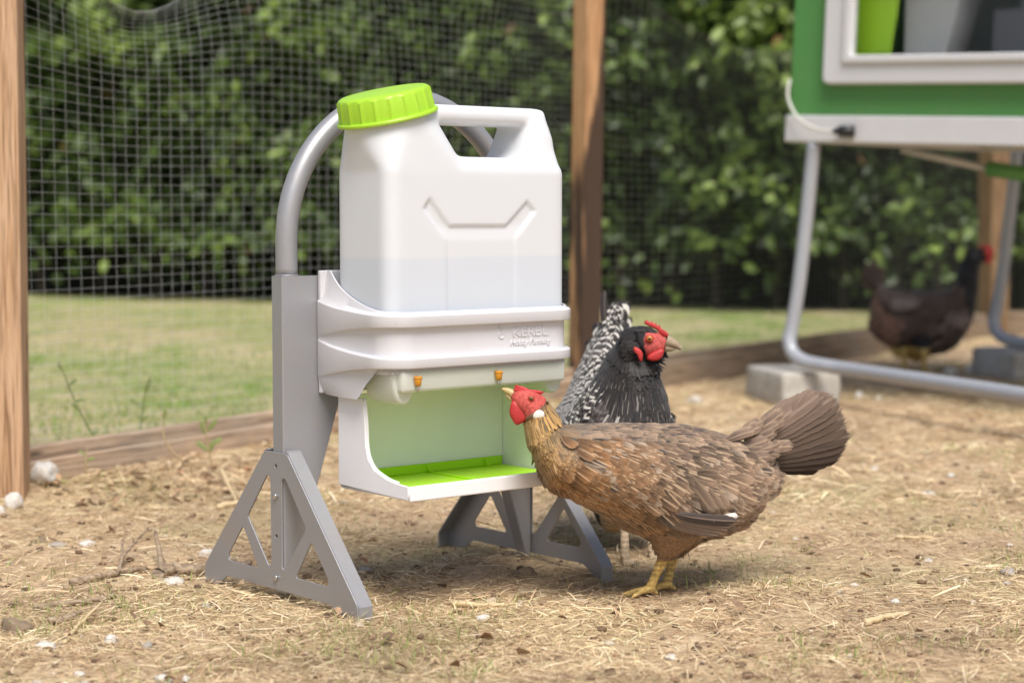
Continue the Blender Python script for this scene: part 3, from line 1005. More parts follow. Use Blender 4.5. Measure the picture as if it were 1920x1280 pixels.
CAPAX = Vector((-.25, -.02, 1)).normalized()           # the neck leans to the spout side
cap_c = Vector((.1005, -.105, .6195))
px_ = CAPAX.orthogonal().normalized(); py_ = CAPAX.cross(px_)
circ = lambda c_, r, k=40: [tuple(c_ + r * (math.cos(t) * px_ + math.sin(t) * py_)) for t in np.linspace(0, 2 * math.pi, k, endpoint=False)]
uL, uR, vB, vF = .0575, .3525, .046, .164
shells = [hull_mesh(rrect(uL + .004, uR - .004, vB + .004, vF - .004, .014, .3055) + rrect(uL, uR, vB, vF, .018, .313) + rrect(uL, uR, vB, vF, .018, .556) + rrect(uL + .007, uR - .007, vB + .009, vF - .009, .018, .572)),
          hull_mesh(rrect(uL, .19, vB, vF, .018, .552) + circ(cap_c - CAPAX * .004, .0565)),
          hull_mesh(circ(cap_c - CAPAX * .02, .0555) + circ(cap_c + CAPAX * .012, .0555)),
          hull_mesh(rrect(.286, uR - .002, vB + .010, vF - .010, .018, .56) + rrect(.302, .3485, vB + .017, vF - .017, .016, .600) + rrect(.311, .336, vB + .026, vF - .026, .011, .6375)),
          hull_mesh(rrect(.272, uR - .001, vB + .002, vF - .002, .018, .555) + rrect(.301, .350, vB + .018, vF - .018, .016, .590)),
          hull_mesh([(u_, -v_, z_) for u_ in (.125, .338) for v_ in (vB + .027, vF - .027) for z_ in (.620, .633)] + [(u_, -v_, .639) for u_ in (.125, .328) for v_ in (vB + .038, vF - .038)]
                    + [(u_, -.105 + w_, .614) for u_ in (.125, .32) for w_ in (-.024, .024)])]
me = voxel(shells, .0028, 16, .5)
co = get_co(me)
# recessed bracket panel in the front and back faces
poly = np.array([(.122, .519), (.153, .4845), (.246, .4845), (.282, .516), (.296, .503), (.262, .468), (.261, .31), (.149, .31), (.147, .468), (.112, .506)])


def poly_sd(p, poly):
    d = np.full(len(p), 1e9); ins_ = np.zeros(len(p), bool)
    for i in range(len(poly)):
        a_, b_ = poly[i - 1], poly[i]
        e_ = b_ - a_; w_ = p - a_
        t = np.clip((w_ @ e_) / (e_ @ e_), 0, 1)
        d = np.minimum(d, np.hypot(*(w_ - t[:, None] * e_).T))
        c1 = (a_[1] <= p[:, 1]) != (b_[1] <= p[:, 1])
        with np.errstate(divide='ignore', invalid='ignore'):
            xi = a_[0] + (p[:, 1] - a_[1]) / (b_[1] - a_[1]) * (b_[0] - a_[0])
        ins_ ^= c1 & (p[:, 0] < xi)
    return np.where(ins_, -d, d)


sd = poly_sd(co[:, [0, 2]], poly)
k = np.clip((.0018 - sd) / .0045, 0, 1); k = k * k * (3 - 2 * k)
arm = np.clip((co[:, 2] - .455) / .03, .35, 1)
front = co[:, 1] < -.158; back = co[:, 1] > -.052
co[:, 1] += .0032 * k * arm * (front.astype(float) - back.astype(float))
me.vertices.foreach_set('co', co.astype(np.float32).ravel())
me.transform(cmat)
M = Mat('milky_polythene'); v = M.coord()
sx = M.n('ShaderNodeSeparateXYZ'); M.l(v, sx.inputs[0])
wl = M.ramp(M.math('MULTIPLY_ADD', sx.outputs[2], 40., -.1395 * 40 + .5), [(.40, 1.), (.58, 0.)])   # water inside up to here
cw = M.mix(M.noise(v, 14, 4, .6), (.655, .672, .695), (.69, .705, .73))
cw = M.mix(wl, cw, (.615, .652, .705))
cw = dusty(M, cw, .07, (.5, .42, .3), 5.)
M.set(Base_Color=cw, Roughness=.36, Subsurface_Weight=.3, Subsurface_Radius=(.03, .03, .032), Subsurface_Scale=.6, Specular_IOR_Level=.45)
M.bump(M.noise(v, 240, 3, .6), .05, .001)
add_obj('canister_body', me, M.m, can, True)
# ribbed screw cap
bm = bmesh.new()
prof = [(0, .0345), (.045, .0345), (.0545, .0338), (.0575, .0322), (.0588, .0295), (.0602, .0045), (.0640, .0040), (.0650, .0025), (.0650, .0005), (.0635, -.0008), (.0560, -.0008)]
seg = 120; rings_ = []
for r_, h_ in prof:
    if r_ == 0: rings_.append([bm.verts.new((0, 0, h_))] * seg); continue
    rr = []
    for k in range(seg):
        t = 2 * math.pi * k / seg
        rib = .0016 if (k % 6 == 0 and .0575 < r_ < .0605) else 0.0
        rr.append(bm.verts.new(((r_ + rib) * math.cos(t), (r_ + rib) * math.sin(t), h_)))
    rings_.append(rr)
for a_, b_ in zip(rings_[:-1], rings_[1:]):
    for k in range(seg):
        k2 = (k + 1) % seg
        fs = (a_[0], b_[k], b_[k2]) if a_[0] is a_[1] else (a_[k], b_[k], b_[k2], a_[k2])
        bm.faces.new(fs)
cm = Matrix.Translation(cap_c) @ CAPAX.to_track_quat('Z', 'Y').to_matrix().to_4x4()
me = bm_mesh('screw_cap', bm); me.transform(cmat @ cm)
cap = add_obj('screw_cap', me, MAT_LIME, can, True)
md = cap.modifiers.new('edges', 'EDGE_SPLIT'); md.split_angle = math.radians(30)

# ------------------------------------------------------------------ hens
def feather_mat(name, mode='plain', rough=.7, fray=2.2, pale=(.50, .365, .235), dark=(.035, .026, .022), grad=False):
    M = Mat(name)
    c = M.attr('col'); uv = M.n('ShaderNodeSeparateXYZ'); M.l(M.attr('fuv', 'Vector'), uv.inputs[0])
    fx = M.n('ShaderNodeSeparateXYZ'); M.l(M.attr('fx', 'Vector'), fx.inputs[0])
    s_, t_, rd = uv.outputs; at_ = M.math('ABSOLUTE', t_)
    cb = M.n('ShaderNodeCombineXYZ')
    M.l(M.math('MULTIPLY_ADD', at_, -11., M.math('MULTIPLY', s_, 26.)), cb.inputs[0]); M.l(M.math('MULTIPLY', rd, 77.), cb.inputs[1]); M.l(M.math('MULTIPLY', t_, 1.5), cb.inputs[2])
    barb = M.noise(cb.outputs[0], 1., 3, .6)
    c = M.mix(1.0, c, M.ramp(barb, [(.2, .55), (.8, 1.35)]), 'MULTIPLY')
    if grad: c = M.mix(1.0, c, M.ramp(s_, [(.35, .55), (.7, 1.0), (.97, 1.3)]), 'MULTIPLY')  # dark root to light tip: shade under overlapping feathers put into the colour
    if mode == 'laced':
        r_ = M.math('SQRT', M.math('ADD', M.math('MULTIPLY', s_, s_), M.math('MULTIPLY', M.math('MULTIPLY', t_, t_), .22)))
        w = M.math('SINE', M.math('MULTIPLY_ADD', r_, 17., M.math('MULTIPLY', rd, 3.)))
        w = M.math('ADD', w, M.math('MULTIPLY_ADD', barb, .8, -.4))
        c = M.mix(M.math('MULTIPLY', M.ramp(w, [(.42, 0.), (.62, 1.)]), fx.outputs[1]), c, pale)
    else:
        e_ = M.math('MAXIMUM', M.ramp(at_, [(.55, 0.), (.95, 1.)]), M.ramp(s_, [(.8, 0.), (1., 1.)]))
        c = M.mix(M.math('MULTIPLY', e_, fx.outputs[1]), c, pale)
    core = M.math('MULTIPLY', M.ramp(M.math('ADD', at_, M.math('MULTIPLY_ADD', barb, .3, -.15)), [(.25, 1.), (.55, 0.)]), M.ramp(s_, [(.7, 1.), (.98, .2)]))
    c = M.mix(M.math('MULTIPLY', core, fx.outputs[2]), c, dark)
    shaft = M.math('MULTIPLY', M.ramp(at_, [(.05, 1.), (.22, 0.)]), M.ramp(s_, [(.05, .3), (.3, 1.)]))
    c = M.mix(M.math('MULTIPLY', shaft, fx.outputs[0]), c, tuple(min(1, x * 1.15) for x in pale))
    cb2 = M.n('ShaderNodeCombineXYZ')
    M.l(M.math('MULTIPLY_ADD', at_, -16., M.math('MULTIPLY', s_, 34.)), cb2.inputs[0]); M.l(M.math('MULTIPLY', rd, 131.), cb2.inputs[1]); M.l(M.math('MULTIPLY', t_, .8), cb2.inputs[2])
    hf = M.noise(cb2.outputs[0], 1.4, 2, .6)
    rim = M.math('MINIMUM', M.math('MULTIPLY', M.math('SUBTRACT', 1., at_), fray), M.math('MULTIPLY', M.math('SUBTRACT', 1., s_), fray * 1.3))
    M.set(Alpha=M.ramp(M.math('ADD', rim, M.math('MULTIPLY_ADD', hf, 1.6, -.8)), [(.18, 0.), (.34, 1.)]))
    M.set(Base_Color=c, Roughness=rough, Specular_IOR_Level=.22, Sheen_Weight=.15)
    M.bump(barb, .35, .001)
    return M.m


def feather_arrays(P, T, N, L, W, lift, curl, st=6, tip=.35):
    """vane grids: P roots, T along, N out; returns V (n, st*3, 3), quads, fuv"""
    n = len(P); s = np.interp(np.linspace(0, 1, st), [0, .25, .6, .8, 1.], [0, .3, .74, .9, 1.]); t = np.array([-1., 0, 1.])
    wp = np.interp(s, [0, .15, .45, .74, .9, 1.], [.25, .7, 1., .97, .7, tip * .6])
    S = np.cross(N, T); S /= np.linalg.norm(S, axis=1)[:, None]
    a = P[:, None] + T[:, None] * (L[:, None] * s)[..., None] + N[:, None] * (L[:, None] * (lift[:, None] * s - curl[:, None] * s * s))[..., None]
    V = a[:, :, None] + S[:, None, None] * (W[:, None, None] * .5 * wp[None, :, None] * t[None, None])[..., None] \
        - N[:, None, None] * (W[:, None, None] * .16 * wp[None, :, None] * (t ** 2)[None, None])[..., None]
    V[:, :, 1] += T[:, None] * 0
    q = np.array([(3 * i + j, 3 * i + j + 1, 3 * i + j + 4, 3 * i + j + 3) for i in range(st - 1) for j in range(2)])
    Fq = (np.arange(n)[:, None, None] * (st * 3) + q[None]).reshape(-1, 4)
    uv = np.stack([np.broadcast_to(s[None, :, None], (n, st, 3)), np.broadcast_to(t[None, None], (n, st, 3)), np.broadcast_to(rng.random(n)[:, None, None], (n, st, 3))], -1)
    return V.reshape(-1, 3), Fq, uv.reshape(-1, 3), st * 3


def pillow(name, outline, Y, half, mat, parent, bias=0.0, per=5):
    """rounded lobe from an outline seen at depth Y, half = half thickness in depth"""
    pts = smooth_path(outline, per, True)
    W3 = np.array([at(x, y, Y) for x, y in pts]); c = W3.mean(0)
    n = len(W3); bm = bmesh.new(); rows = []
    prof = [(1.0, 0), (.96, .45), (.85, .75), (.62, .93), (.3, 1.0)]
    mk = lambda r, o: [bm.verts.new(c + (p - c) * r + np.array([0, o * half, 0])) for p in W3]
    ring0 = mk(1.0, 0)
    for sg in (-1, 1):
        prev = ring0
        for r, o in prof[1:]:
            cur = mk(r, sg * o)
            for i in range(n): bm.faces.new((prev[i], prev[(i + 1) % n], cur[(i + 1) % n], cur[i]))
            prev = cur
        cv = bm.verts.new(c + np.array([0, sg * half * 1.02, 0]))
        for i in range(n): bm.faces.new((prev[i], prev[(i + 1) % n], cv))
    me = bm_mesh(name, bm); me.transform(parent['inv'] if isinstance(parent, dict) else Matrix.Identity(4))
    return add_obj(name, me, mat, parent['o'] if isinstance(parent, dict) else parent, True)


class Hen:
    def __init__(s, name, label, secs, foot, per=10):
        s.o = empty(name, tuple(foot)); tag(s.o, label, 'hen', 'hens in the run')
        s.inv = Matrix.Translation(-s.o.location); s.p = {'o': s.o, 'inv': s.inv}
        A = np.array([np.concatenate([at(*T), at(*B), [w]]) for T, B, w in secs])
        D = smooth_path(A, per)
        s.T, s.B, s.w = D[:, :3], D[:, 3:6], D[:, 6]
        s.c = (s.T + s.B) / 2; s.a = (s.T - s.B) / 2
        tg_ = np.gradient(s.c, axis=0)
        for _ in range(3): tg_[1:-1] = (tg_[:-2] + 2 * tg_[1:-1] + tg_[2:]) / 4
        s.t = tg_ / np.linalg.norm(tg_, axis=1)[:, None]
        sd_ = np.cross(s.t, s.a); s.sd = sd_ / np.linalg.norm(sd_, axis=1)[:, None]
        s.K = len(D); s.kface = int(s.K * .77)

    def surf(s, k, th, shrink=0.0):
        k = np.clip(np.asarray(k, float), 0, s.K - 1.001); i = k.astype(int); f = (k - i)[:, None]
        g_ = lambda X: X[i] * (1 - f) + X[i + 1] * f
        c, a, sd_ = g_(s.c), g_(s.a), g_(s.sd); w = s.w[i] * (1 - f[:, 0]) + s.w[i + 1] * f[:, 0]
        shrink = shrink + np.where(k < s.kface - 6, .0035, 0.)[:, None] if np.ndim(shrink) == 0 else shrink
        if True:
            la = np.linalg.norm(a, axis=1)[:, None]; sh = np.minimum(shrink, la * .2)
            a = a * (1 - sh / la); w = w - np.minimum(shrink[:, 0], w * .2)
        ct, st_ = np.cos(th)[:, None], np.sin(th)[:, None]
        return c + a * (ct - .10 * st_ ** 2) + sd_ * (w[:, None] * np.sign(st_) * np.abs(st_) ** .92)

    def frame(s, k, th):
        P = s.surf(k, th); e = .15
        dk = s.surf(k + e, th) - s.surf(k - e, th); dt = s.surf(k, th + .05) - s.surf(k, th - .05)
        N = np.cross(dk, dt); N /= np.linalg.norm(N, axis=1)[:, None] + 1e-12
        i = np.clip(k, 0, s.K - 1).astype(int)
        sg = np.sign((N * (P - s.c[i])).sum(1)); N *= np.where(sg == 0, 1, sg)[:, None]
        T = -dk; T -= N * (T * N).sum(1)[:, None]; T /= np.linalg.norm(T, axis=1)[:, None] + 1e-12
        dn = np.array([0, 0, -1.]) - N * N[:, 2:3] * -1; dn -= N * (dn * N).sum(1)[:, None]
        return P, T, N, dn / (np.linalg.norm(dn, axis=1)[:, None] + 1e-9)

    def shell(s, sides=28):
        th = np.arange(sides) * 2 * np.pi / sides
        V = np.concatenate([s.surf(np.full(sides, k, float), th, .0055 if k < s.kface else .0005) for k in range(s.K - 1)])
        n = s.K - 1
        F = np.array([(i * sides + j, i * sides + (j + 1) % sides, (i + 1) * sides + (j + 1) % sides, (i + 1) * sides + j) for i in range(n - 1) for j in range(sides)])
        me = np_mesh('shell', V, F)
        bm = bmesh.new(); bm.from_mesh(me); bm.verts.ensure_lookup_table()
        bm.faces.new([bm.verts[j] for j in range(sides)]); bm.faces.new([bm.verts[(n - 1) * sides + j] for j in range(sides)])
        return bm_mesh('shell', bm)

    def limb(s, P, R, sides=12):
        me = np_mesh('limb', *tube_arrays(P, R, sides))
        bm = bmesh.new(); bm.from_mesh(me); bm.verts.ensure_lookup_table(); n = len(bm.verts)
        bm.faces.new([bm.verts[j] for j in range(sides)]); bm.faces.new([bm.verts[n - sides + j] for j in range(sides)])
        return bm_mesh('limb', bm)

    def foot(s, g, ang, ln=.038):
        """three toes forward and one back from the ankle over ground point g"""
        out = []
        for da, l in ((0, ln), (.6, ln * .82), (-.6, ln * .82), (math.pi + .25, ln * .38)):
            d = np.array([math.cos(ang + da), math.sin(ang + da), 0])
            base = np.array([g[0], g[1], g[2] + .006])
            out.append(s.limb([base, base + d * l * .35 + [0, 0, -.001], base + d * l * .7 + [0, 0, -.004], base + d * l + [0, 0, -.008]], [.0050, .0040, .0038, .0018], 8))
        return out

    def body(s, limbs, colf, mat, size=.0026):
        me = voxel([s.shell()] + limbs, size, 3, .5)
        co = get_co(me)
        ki = np.argmin(((co[:, None, :] - s.c[None]) ** 2).sum(-1), 1) if len(co) * s.K < 6e6 else np.concatenate(
            [np.argmin(((c_[:, None, :] - s.c[None]) ** 2).sum(-1), 1) for c_ in np.array_split(co, 8)])
        C = colf(co, ki / (s.K - 1))
        me.attributes.new('col', 'FLOAT_COLOR', 'POINT').data.foreach_set('color', np.concatenate([C, np.ones((len(C), 1))], 1).astype(np.float32).ravel())
        me.transform(s.inv)
        return add_obj('body', me, mat, s.o, True)

    def plumage(s, name, n, k0, k1, size, rule, mat, lift=(.06, .16), th_range=None, down=0.0, inset=.0025, tip=.35, parent=None, jit=0.0):
        """n feathers over spine fraction k0..k1; size(kf, th) -> L, W ; rule(P, kf, th) -> colour, fx"""
        kf = np.clip(k0 + (k1 - k0) * rng.random(n) + rng.normal(0, jit, n), 0, 1)
        th = rng.random(n) * 2 * np.pi if th_range is None else th_range[0] + (th_range[1] - th_range[0]) * rng.random(n)
        circ_ = s.w[np.clip((kf * (s.K - 1)).astype(int), 0, s.K - 1)]
        keep = rng.random(n) < circ_ / circ_.max() + .12
        kf, th = kf[keep], th[keep]; n = len(kf)
        P, T, N, dn = s.frame(kf * (s.K - 1), th)
        T = T + dn * down + rng.normal(0, .10, (n, 3)); T -= N * (T * N).sum(1)[:, None]; T /= np.linalg.norm(T, axis=1)[:, None]
        L, W = size(kf, th); L = L * (.85 + .3 * rng.random(n)); W = W * (.85 + .3 * rng.random(n))
        lf = lift[0] + (lift[1] - lift[0]) * rng.random(n)
        Nr = N + np.cross(T, N) * rng.normal(0, .12, n)[:, None]; Nr /= np.linalg.norm(Nr, axis=1)[:, None]
        V, Fq, uv, m = feather_arrays(P - N * inset, T, Nr, L, W, lf, lf * .55, tip=tip)
        C, fx = rule(P, kf, th)
        rp = lambda a: np.repeat(a, m, 0)
        me = np_mesh(name, V, Fq, {'col': rp(np.concatenate([C, np.ones((n, 1))], 1)), 'fuv': uv, 'fx': rp(fx)})
        me.transform(s.inv)
        return tag(add_obj(name, me, mat, parent or s.o, True), kind='stuff')

    def quill(s, name, root, tip, width, c, fx, mat, bend=.0, face=(0, -1, 0), cup=.12, parent=None, st=10, tipw=.5):
        """one large feather from root to tip (pixel x, y, depth)"""
        r = at(*root); t = at(*tip); d = t - r; L = np.linalg.norm(d); T = d / L
        N = np.array(face, float); N -= T * (N @ T); N /= np.linalg.norm(N); S = np.cross(N, T)
        sv = np.linspace(0, 1, st); tv = np.linspace(-1, 1, 7)
        wp = np.interp(sv, [0, .12, .4, .8, .94, 1.], [.12, .55, .95, 1., .82, tipw])
        wp = wp * (1 + .03 * np.sin(sv * 23 + root[0]))
        V, uv = [], []
        for s_, w in zip(sv, wp):
            for t_ in tv:
                asym = .62 if t_ < 0 else 1.0
                V.append(r + T * L * (s_ - (.05 * t_ * t_ if s_ > .9 else 0)) + S * (width * .5 * w * t_ * asym + bend * L * s_ * (1 - s_) * 2) + N * (-width * cup * t_ * t_ + .02 * L * s_ * (1 - s_)))
                uv.append((s_, t_, (root[0] * .137 + tip[1] * .071) % 1))
        k = 7
        Fq = np.array([(k * i + j, k * i + j + 1, k * (i + 1) + j + 1, k * (i + 1) + j) for i in range(st - 1) for j in range(k - 1)])
        n = len(V)
        me = np_mesh(name, np.array(V), Fq, {'col': np.tile([*c, 1.], (n, 1)), 'fuv': np.array(uv), 'fx': np.tile(fx, (n, 1))})
        me.transform(s.inv)
        o = add_obj(name, me, mat, parent or s.o, True)
        return o

    def eye(s, px, py, Y, r, iris=(.55, .16, .02)):
        c = at(px, py, Y)
        bm = bmesh.new(); bmesh.ops.create_uvsphere(bm, u_segments=20, v_segments=14, radius=r)
        me = bm_mesh('eye', bm); me.transform(Matrix.Translation(Vector(c) - s.o.location))
        e = add_obj('eye', me, plain('hen_iris', iris, .12, .2, 300), s.o, True)
        bm = bmesh.new(); bmesh.ops.create_uvsphere(bm, u_segments=16, v_segments=10, radius=r * .52)
        me = bm_mesh('pupil', bm); me.transform(Matrix.Translation(Vector(c) - s.o.location + Vector((0, -r * .58, 0))))
        add_obj('pupil', me, MAT_PUPIL, e, True)
        bm = bmesh.new()
        V, Fq = tube_arrays([(c[0] + r * 1.12 * math.cos(t), c[1] - r * .15, c[2] + r * .98 * math.sin(t)) for t in np.linspace(0, 6.2832, 22)], r * .2, 7); bm.free()
        me = np_mesh('eyelid', V, Fq); me.transform(s.inv)
        add_obj('eyelid', me, MAT_RED, e, True)

    def beak(s, base_up, base_lo, tip, tip_lo, Y, hw, mat):
        for nm_, b0, t0, rr in (('upper_beak', base_up, tip, hw), ('lower_beak', base_lo, tip_lo, hw * .72)):
            a_ = at(*b0, Y); b_ = at(*t0, Y)
            mid = (a_ * .45 + b_ * .55) + np.array([0, 0, .0018 if nm_ == 'upper_beak' else -.0008])
            V, Fq = tube_arrays(smooth_path([a_, mid, b_], 5), np.linspace(1, .16, 11) ** .8 * rr, 10)
            me = np_mesh(nm_, V, Fq); me.transform(s.inv); add_obj(nm_, me, mat, s.o, True)


def skin_red(name, c):
    M = Mat(name); v = M.coord()
    n1 = M.noise(v, 90, 4, .6); vo = M.n('ShaderNodeTexVoronoi'); vo.inputs['Scale'].default_value = 420; M.l(v, vo.inputs['Vector'])
    M.set(Base_Color=M.mix(n1, tuple(x * .7 for x in c), tuple(min(1, x * 1.25) for x in c)), Roughness=.5, Subsurface_Weight=.2, Subsurface_Radius=(.006, .002, .001), Subsurface_Scale=.5)
    M.bump(M.math('ADD', vo.outputs['Distance'], n1), .3, .0008)
    return M.m


MAT_RED = skin_red('comb_red', (.50, .035, .035))
MAT_WHITELOBE = plain('white_earlobe', (.75, .72, .66), .6, .1, 200, 0, .3)
MAT_PUPIL = plain('pupil_black', (.008, .008, .008), .08, .1, 50)
MAT_BEAK = plain('horn_beak', (.52, .38, .17), .4, .3, 220)
MAT_BEAK_D = plain('grey_horn_beak', (.36, .28, .19), .4, .35, 220)
MAT_BODY = attr_mat('hen_skin', .7, 0, .35, 260)
MAT_FEATH = feather_mat('brown_feather', grad=True)
MAT_HACKLE = feather_mat('gold_hackle', 'plain', .6, 5.0, (.52, .36, .17), (.03, .022, .015))
MAT_FEATH_T = feather_mat('tail_feather_brown', 'plain', .65, 6.0, (.31, .23, .175), (.05, .036, .03))
MAT_LACED = feather_mat('laced_feather', 'laced', .65, 3.0, (.60, .57, .52), (.012, .011, .012))
MAT_BLACK = feather_mat('black_feather', 'plain', .36, 3.0, (.55, .50, .44), (.008, .008, .009))
YEL = np.array([.55, .38, .13])


def leg_col(co, C, zmax, xy, rad=.03, yel=YEL):
    """scaly yellow on shanks and toes"""
    m = np.zeros(len(co), bool)
    for (x, y, zt) in xy:
        m |= (co[:, 2] < zt) & (np.hypot(co[:, 0] - x, co[:, 1] - y) < .085)
    C[m] = yel * (.8 + .35 * (np.sin(co[m, 2] * 900) > 0))[:, None]
    return C


# --- hen one: golden brown, drinking from the nipple
q4 = lambda x, y: (920 + x / 2.0643, 520 + y / 2.0643)
yh = lambda px: float(np.interp(px, [935, 985, 1040, 1100, 1230, 1400, 1600], [2.368, 2.352, 2.36, 2.385, 2.447, 2.49, 2.54]))


def sec1(T, B, w):
    T = q4(*T); B = q4(*B); Y = yh((T[0] + B[0]) / 2)
    return ((*T, Y), (*B, Y), w)


secs = [sec1((1030, 690), (1085, 800), .020), sec1((1000, 660), (1050, 860), .036), sec1((960, 622), (985, 905), .052), sec1((880, 588), (890, 988), .068), sec1((730, 556), (730, 1022), .080), sec1((570, 552), (575, 1010), .085),
        sec1((440, 552), (440, 935), .080), sec1((340, 556), (320, 875), .070), sec1((285, 556), (232, 820), .058), sec1((262, 548), (165, 715), .044), sec1((250, 528), (132, 625), .034),
        sec1((236, 496), (124, 572), .0265), sec1((205, 458), (116, 540), .0225), sec1((160, 436), (102, 512), .0190), sec1((118, 434), (88, 488), .0135), sec1((92, 442), (80, 472), .007)]
n1, f1 = np.array([*gp(1216, 1113)[:2], 0.0]), np.array([*gp(1250, 1105)[:2], 0.0])
H1 = Hen('brown_hen', 'golden brown hen with a white earlobe drinking from the orange nipple of the feeder', secs, (n1 + f1) / 2)
def leg1(pts, R): return H1.limb(smooth_path([at(*p) for p in pts], 5), np.interp(np.linspace(0, len(pts) - 1, (len(pts) - 1) * 5 + 1), range(len(pts)), R))
limbs = [leg1([(1275, 940, 2.43), (1262, 985, 2.425), (1250, 1025, 2.425), (1243, 1047, 2.427), (1229, 1078, 2.430), (1217, 1106, 2.433)], [.052, .042, .022, .0080, .0060, .0070]),
         leg1([(1292, 940, 2.49), (1280, 985, 2.485), (1268, 1022, 2.48), (1262, 1042, 2.475), (1256, 1072, 2.468), (1249, 1099, 2.458)], [.05, .04, .021, .0080, .0060, .0070])]
limbs += H1.foot(n1, math.pi * 1.02) + H1.foot(f1, math.pi * .96)


def col1(co, kf):
    C = np.tile([.27, .17, .10], (len(co), 1)); C[kf > .78] = [.33, .2, .09]
    face = kf > .785; C[face] = [.48, .085, .07]
    hz = at(1243, 1047, 2.43)[2]
    return leg_col(co, C, hz, [(n1[0], n1[1], hz), (f1[0], f1[1], hz)])


H1.body(limbs, col1, MAT_BODY)


def rule1(P, kf, th):
    n = len(kf); up_ = np.cos(th); r = rng.random((n, 1))
    g1 = np.array([mnoise.noise(Vector(p) * 22) for p in P])[:, None]
    back = np.array([.20, .128, .085]); grey = np.array([.10, .074, .062]); tan = np.array([.36, .25, .17])
    breast = np.array([.34, .15, .045]); belly = np.array([.27, .145, .066]); neck = np.array([.36, .205, .065])
    b = np.clip((kf - .28) / .2, 0, 1)[:, None] * np.clip((.42 - up_) / .6, 0, 1)[:, None]
    C = back + (tan - back) * np.clip(g1 * 1.6 + r * .5, 0, 1); C = np.where(r + .55 * g1 < .22, grey, C)
    C = C * (1 - b) + (breast * (1 - .25 * r) + .05 * g1) * b
    bl = np.clip((-.55 - up_) / .3, 0, 1)[:, None] * np.clip((.5 - kf) / .2, 0, 1)[:, None]
    C = C * (1 - bl) + belly * (.8 + .3 * r) * bl
    nk = np.clip((kf - .56) / .09, 0, 1)[:, None]
    C = C * (1 - nk) + neck * (.75 + .5 * r) * nk
    dorsal = (np.clip((up_ - .3) / .5, 0, 1) * np.clip((kf - .35) / .2, 0, 1) * (kf < .66))[:, None] * (r < .55)
    C = C * (1 - .6 * dorsal) + np.array([.16, .14, .12]) * .6 * dorsal
    fx = np.concatenate([.25 + .55 * b + .1 * r, .38 - .18 * b + .2 * g1, (.12 + .95 * nk * np.clip(up_ + .75, 0, 1)[:, None] * (r < .75)) + .35 * (r < .12)], 1)
    g2 = np.array([mnoise.noise(Vector(p) * 55 + Vector((3, 1, 8))) for p in P])[:, None]
    return np.clip(C * (.76 + .2 * rng.random((n, 1)) + .65 * g2), .01, 1), np.clip(fx, 0, 1)


def size1(kf, th):
    nk = np.clip((kf - .54) / .1, 0, 1); b = np.clip(-np.cos(th), 0, 1)
    return .0235 * (1 - nk) + .025 * nk - .003 * b, .0132 * (1 - nk) + .0068 * nk


H1.plumage('plumage', 9000, .03, .66, size1, rule1, MAT_FEATH, (.08, .24), down=.12)
H1.plumage('hackle', 3300, .555, .765, size1, rule1, MAT_HACKLE, (.03, .12), inset=.001, tip=.15)
H1.plumage('vent_fluff', 900, .02, .34, lambda k, t: (np.full(len(k), .034), np.full(len(k), .010)), lambda P, k, t: (np.tile([.20, .14, .10], (len(k), 1)) * (.7 + .6 * rng.random((len(k), 1))), np.tile([.1, .15, .0], (len(k), 1))),
           MAT_FEATH, (.15, .5), (math.pi * .68, math.pi * 1.32), tip=.2)
# feathered thighs
th_rows = []
for (pa, pb, ra, rb) in (((1275, 950, 2.43), (1248, 1030, 2.426), .05, .011), ((1292, 950, 2.49), (1266, 1026, 2.477), .048, .011)):
    n = 420; a_ = at(*pa); b_ = at(*pb); ax_ = (b_ - a_) / np.linalg.norm(b_ - a_)
    u_ = np.cross(ax_, [0, 1, 0]); u_ /= np.linalg.norm(u_); w_ = np.cross(ax_, u_)
    f_ = rng.random(n)[:, None]; th = rng.random(n)[:, None] * 6.283
    N_ = np.cos(th) * u_ + np.sin(th) * w_
    th_rows.append((a_ + (b_ - a_) * f_ * .92 + N_ * (ra + (rb - ra) * f_ ** .8), np.tile(ax_, (n, 1)) + rng.normal(0, .12, (n, 3)), N_))
P_ = np.concatenate([r_[0] for r_ in th_rows]); T_ = np.concatenate([r_[1] for r_ in th_rows]); N_ = np.concatenate([r_[2] for r_ in th_rows])
T_ /= np.linalg.norm(T_, axis=1)[:, None]; n = len(P_)
V, Fq, uv, m = feather_arrays(P_ - N_ * .002, T_, N_, np.full(n, .020), np.full(n, .009), .05 + .15 * rng.random(n), .08 * rng.random(n), tip=.2)
me = np_mesh('thigh_feathers', V, Fq, {'col': np.repeat(np.concatenate([np.tile([.22, .13, .07], (n, 1)) * (.7 + .5 * rng.random((n, 1))), np.ones((n, 1))], 1), m, 0), 'fuv': uv, 'fx': np.tile([.15, .2, .1], (n * m, 1))})
me.transform(H1.inv); tag(add_obj('thigh_feathers', me, MAT_FEATH, H1.o, True), kind='stuff')

# wing: rows of coverts, secondaries and folded primaries on the near side
near_th = math.pi / 2 if H1.sd[H1.K // 3][1] < 0 else math.pi * 1.5


wing = empty('wing', (0, 0, 0)); wing.parent = H1.o
cw_ = lambda: np.array([.185, .122, .083]) * random.choice((.65, .85, 1., 1.2, 1.6)) * (.85 + .3 * random.random()) + np.array([.06, .03, .0]) * random.random()
sg_ = 1 if near_th < 3 else -1


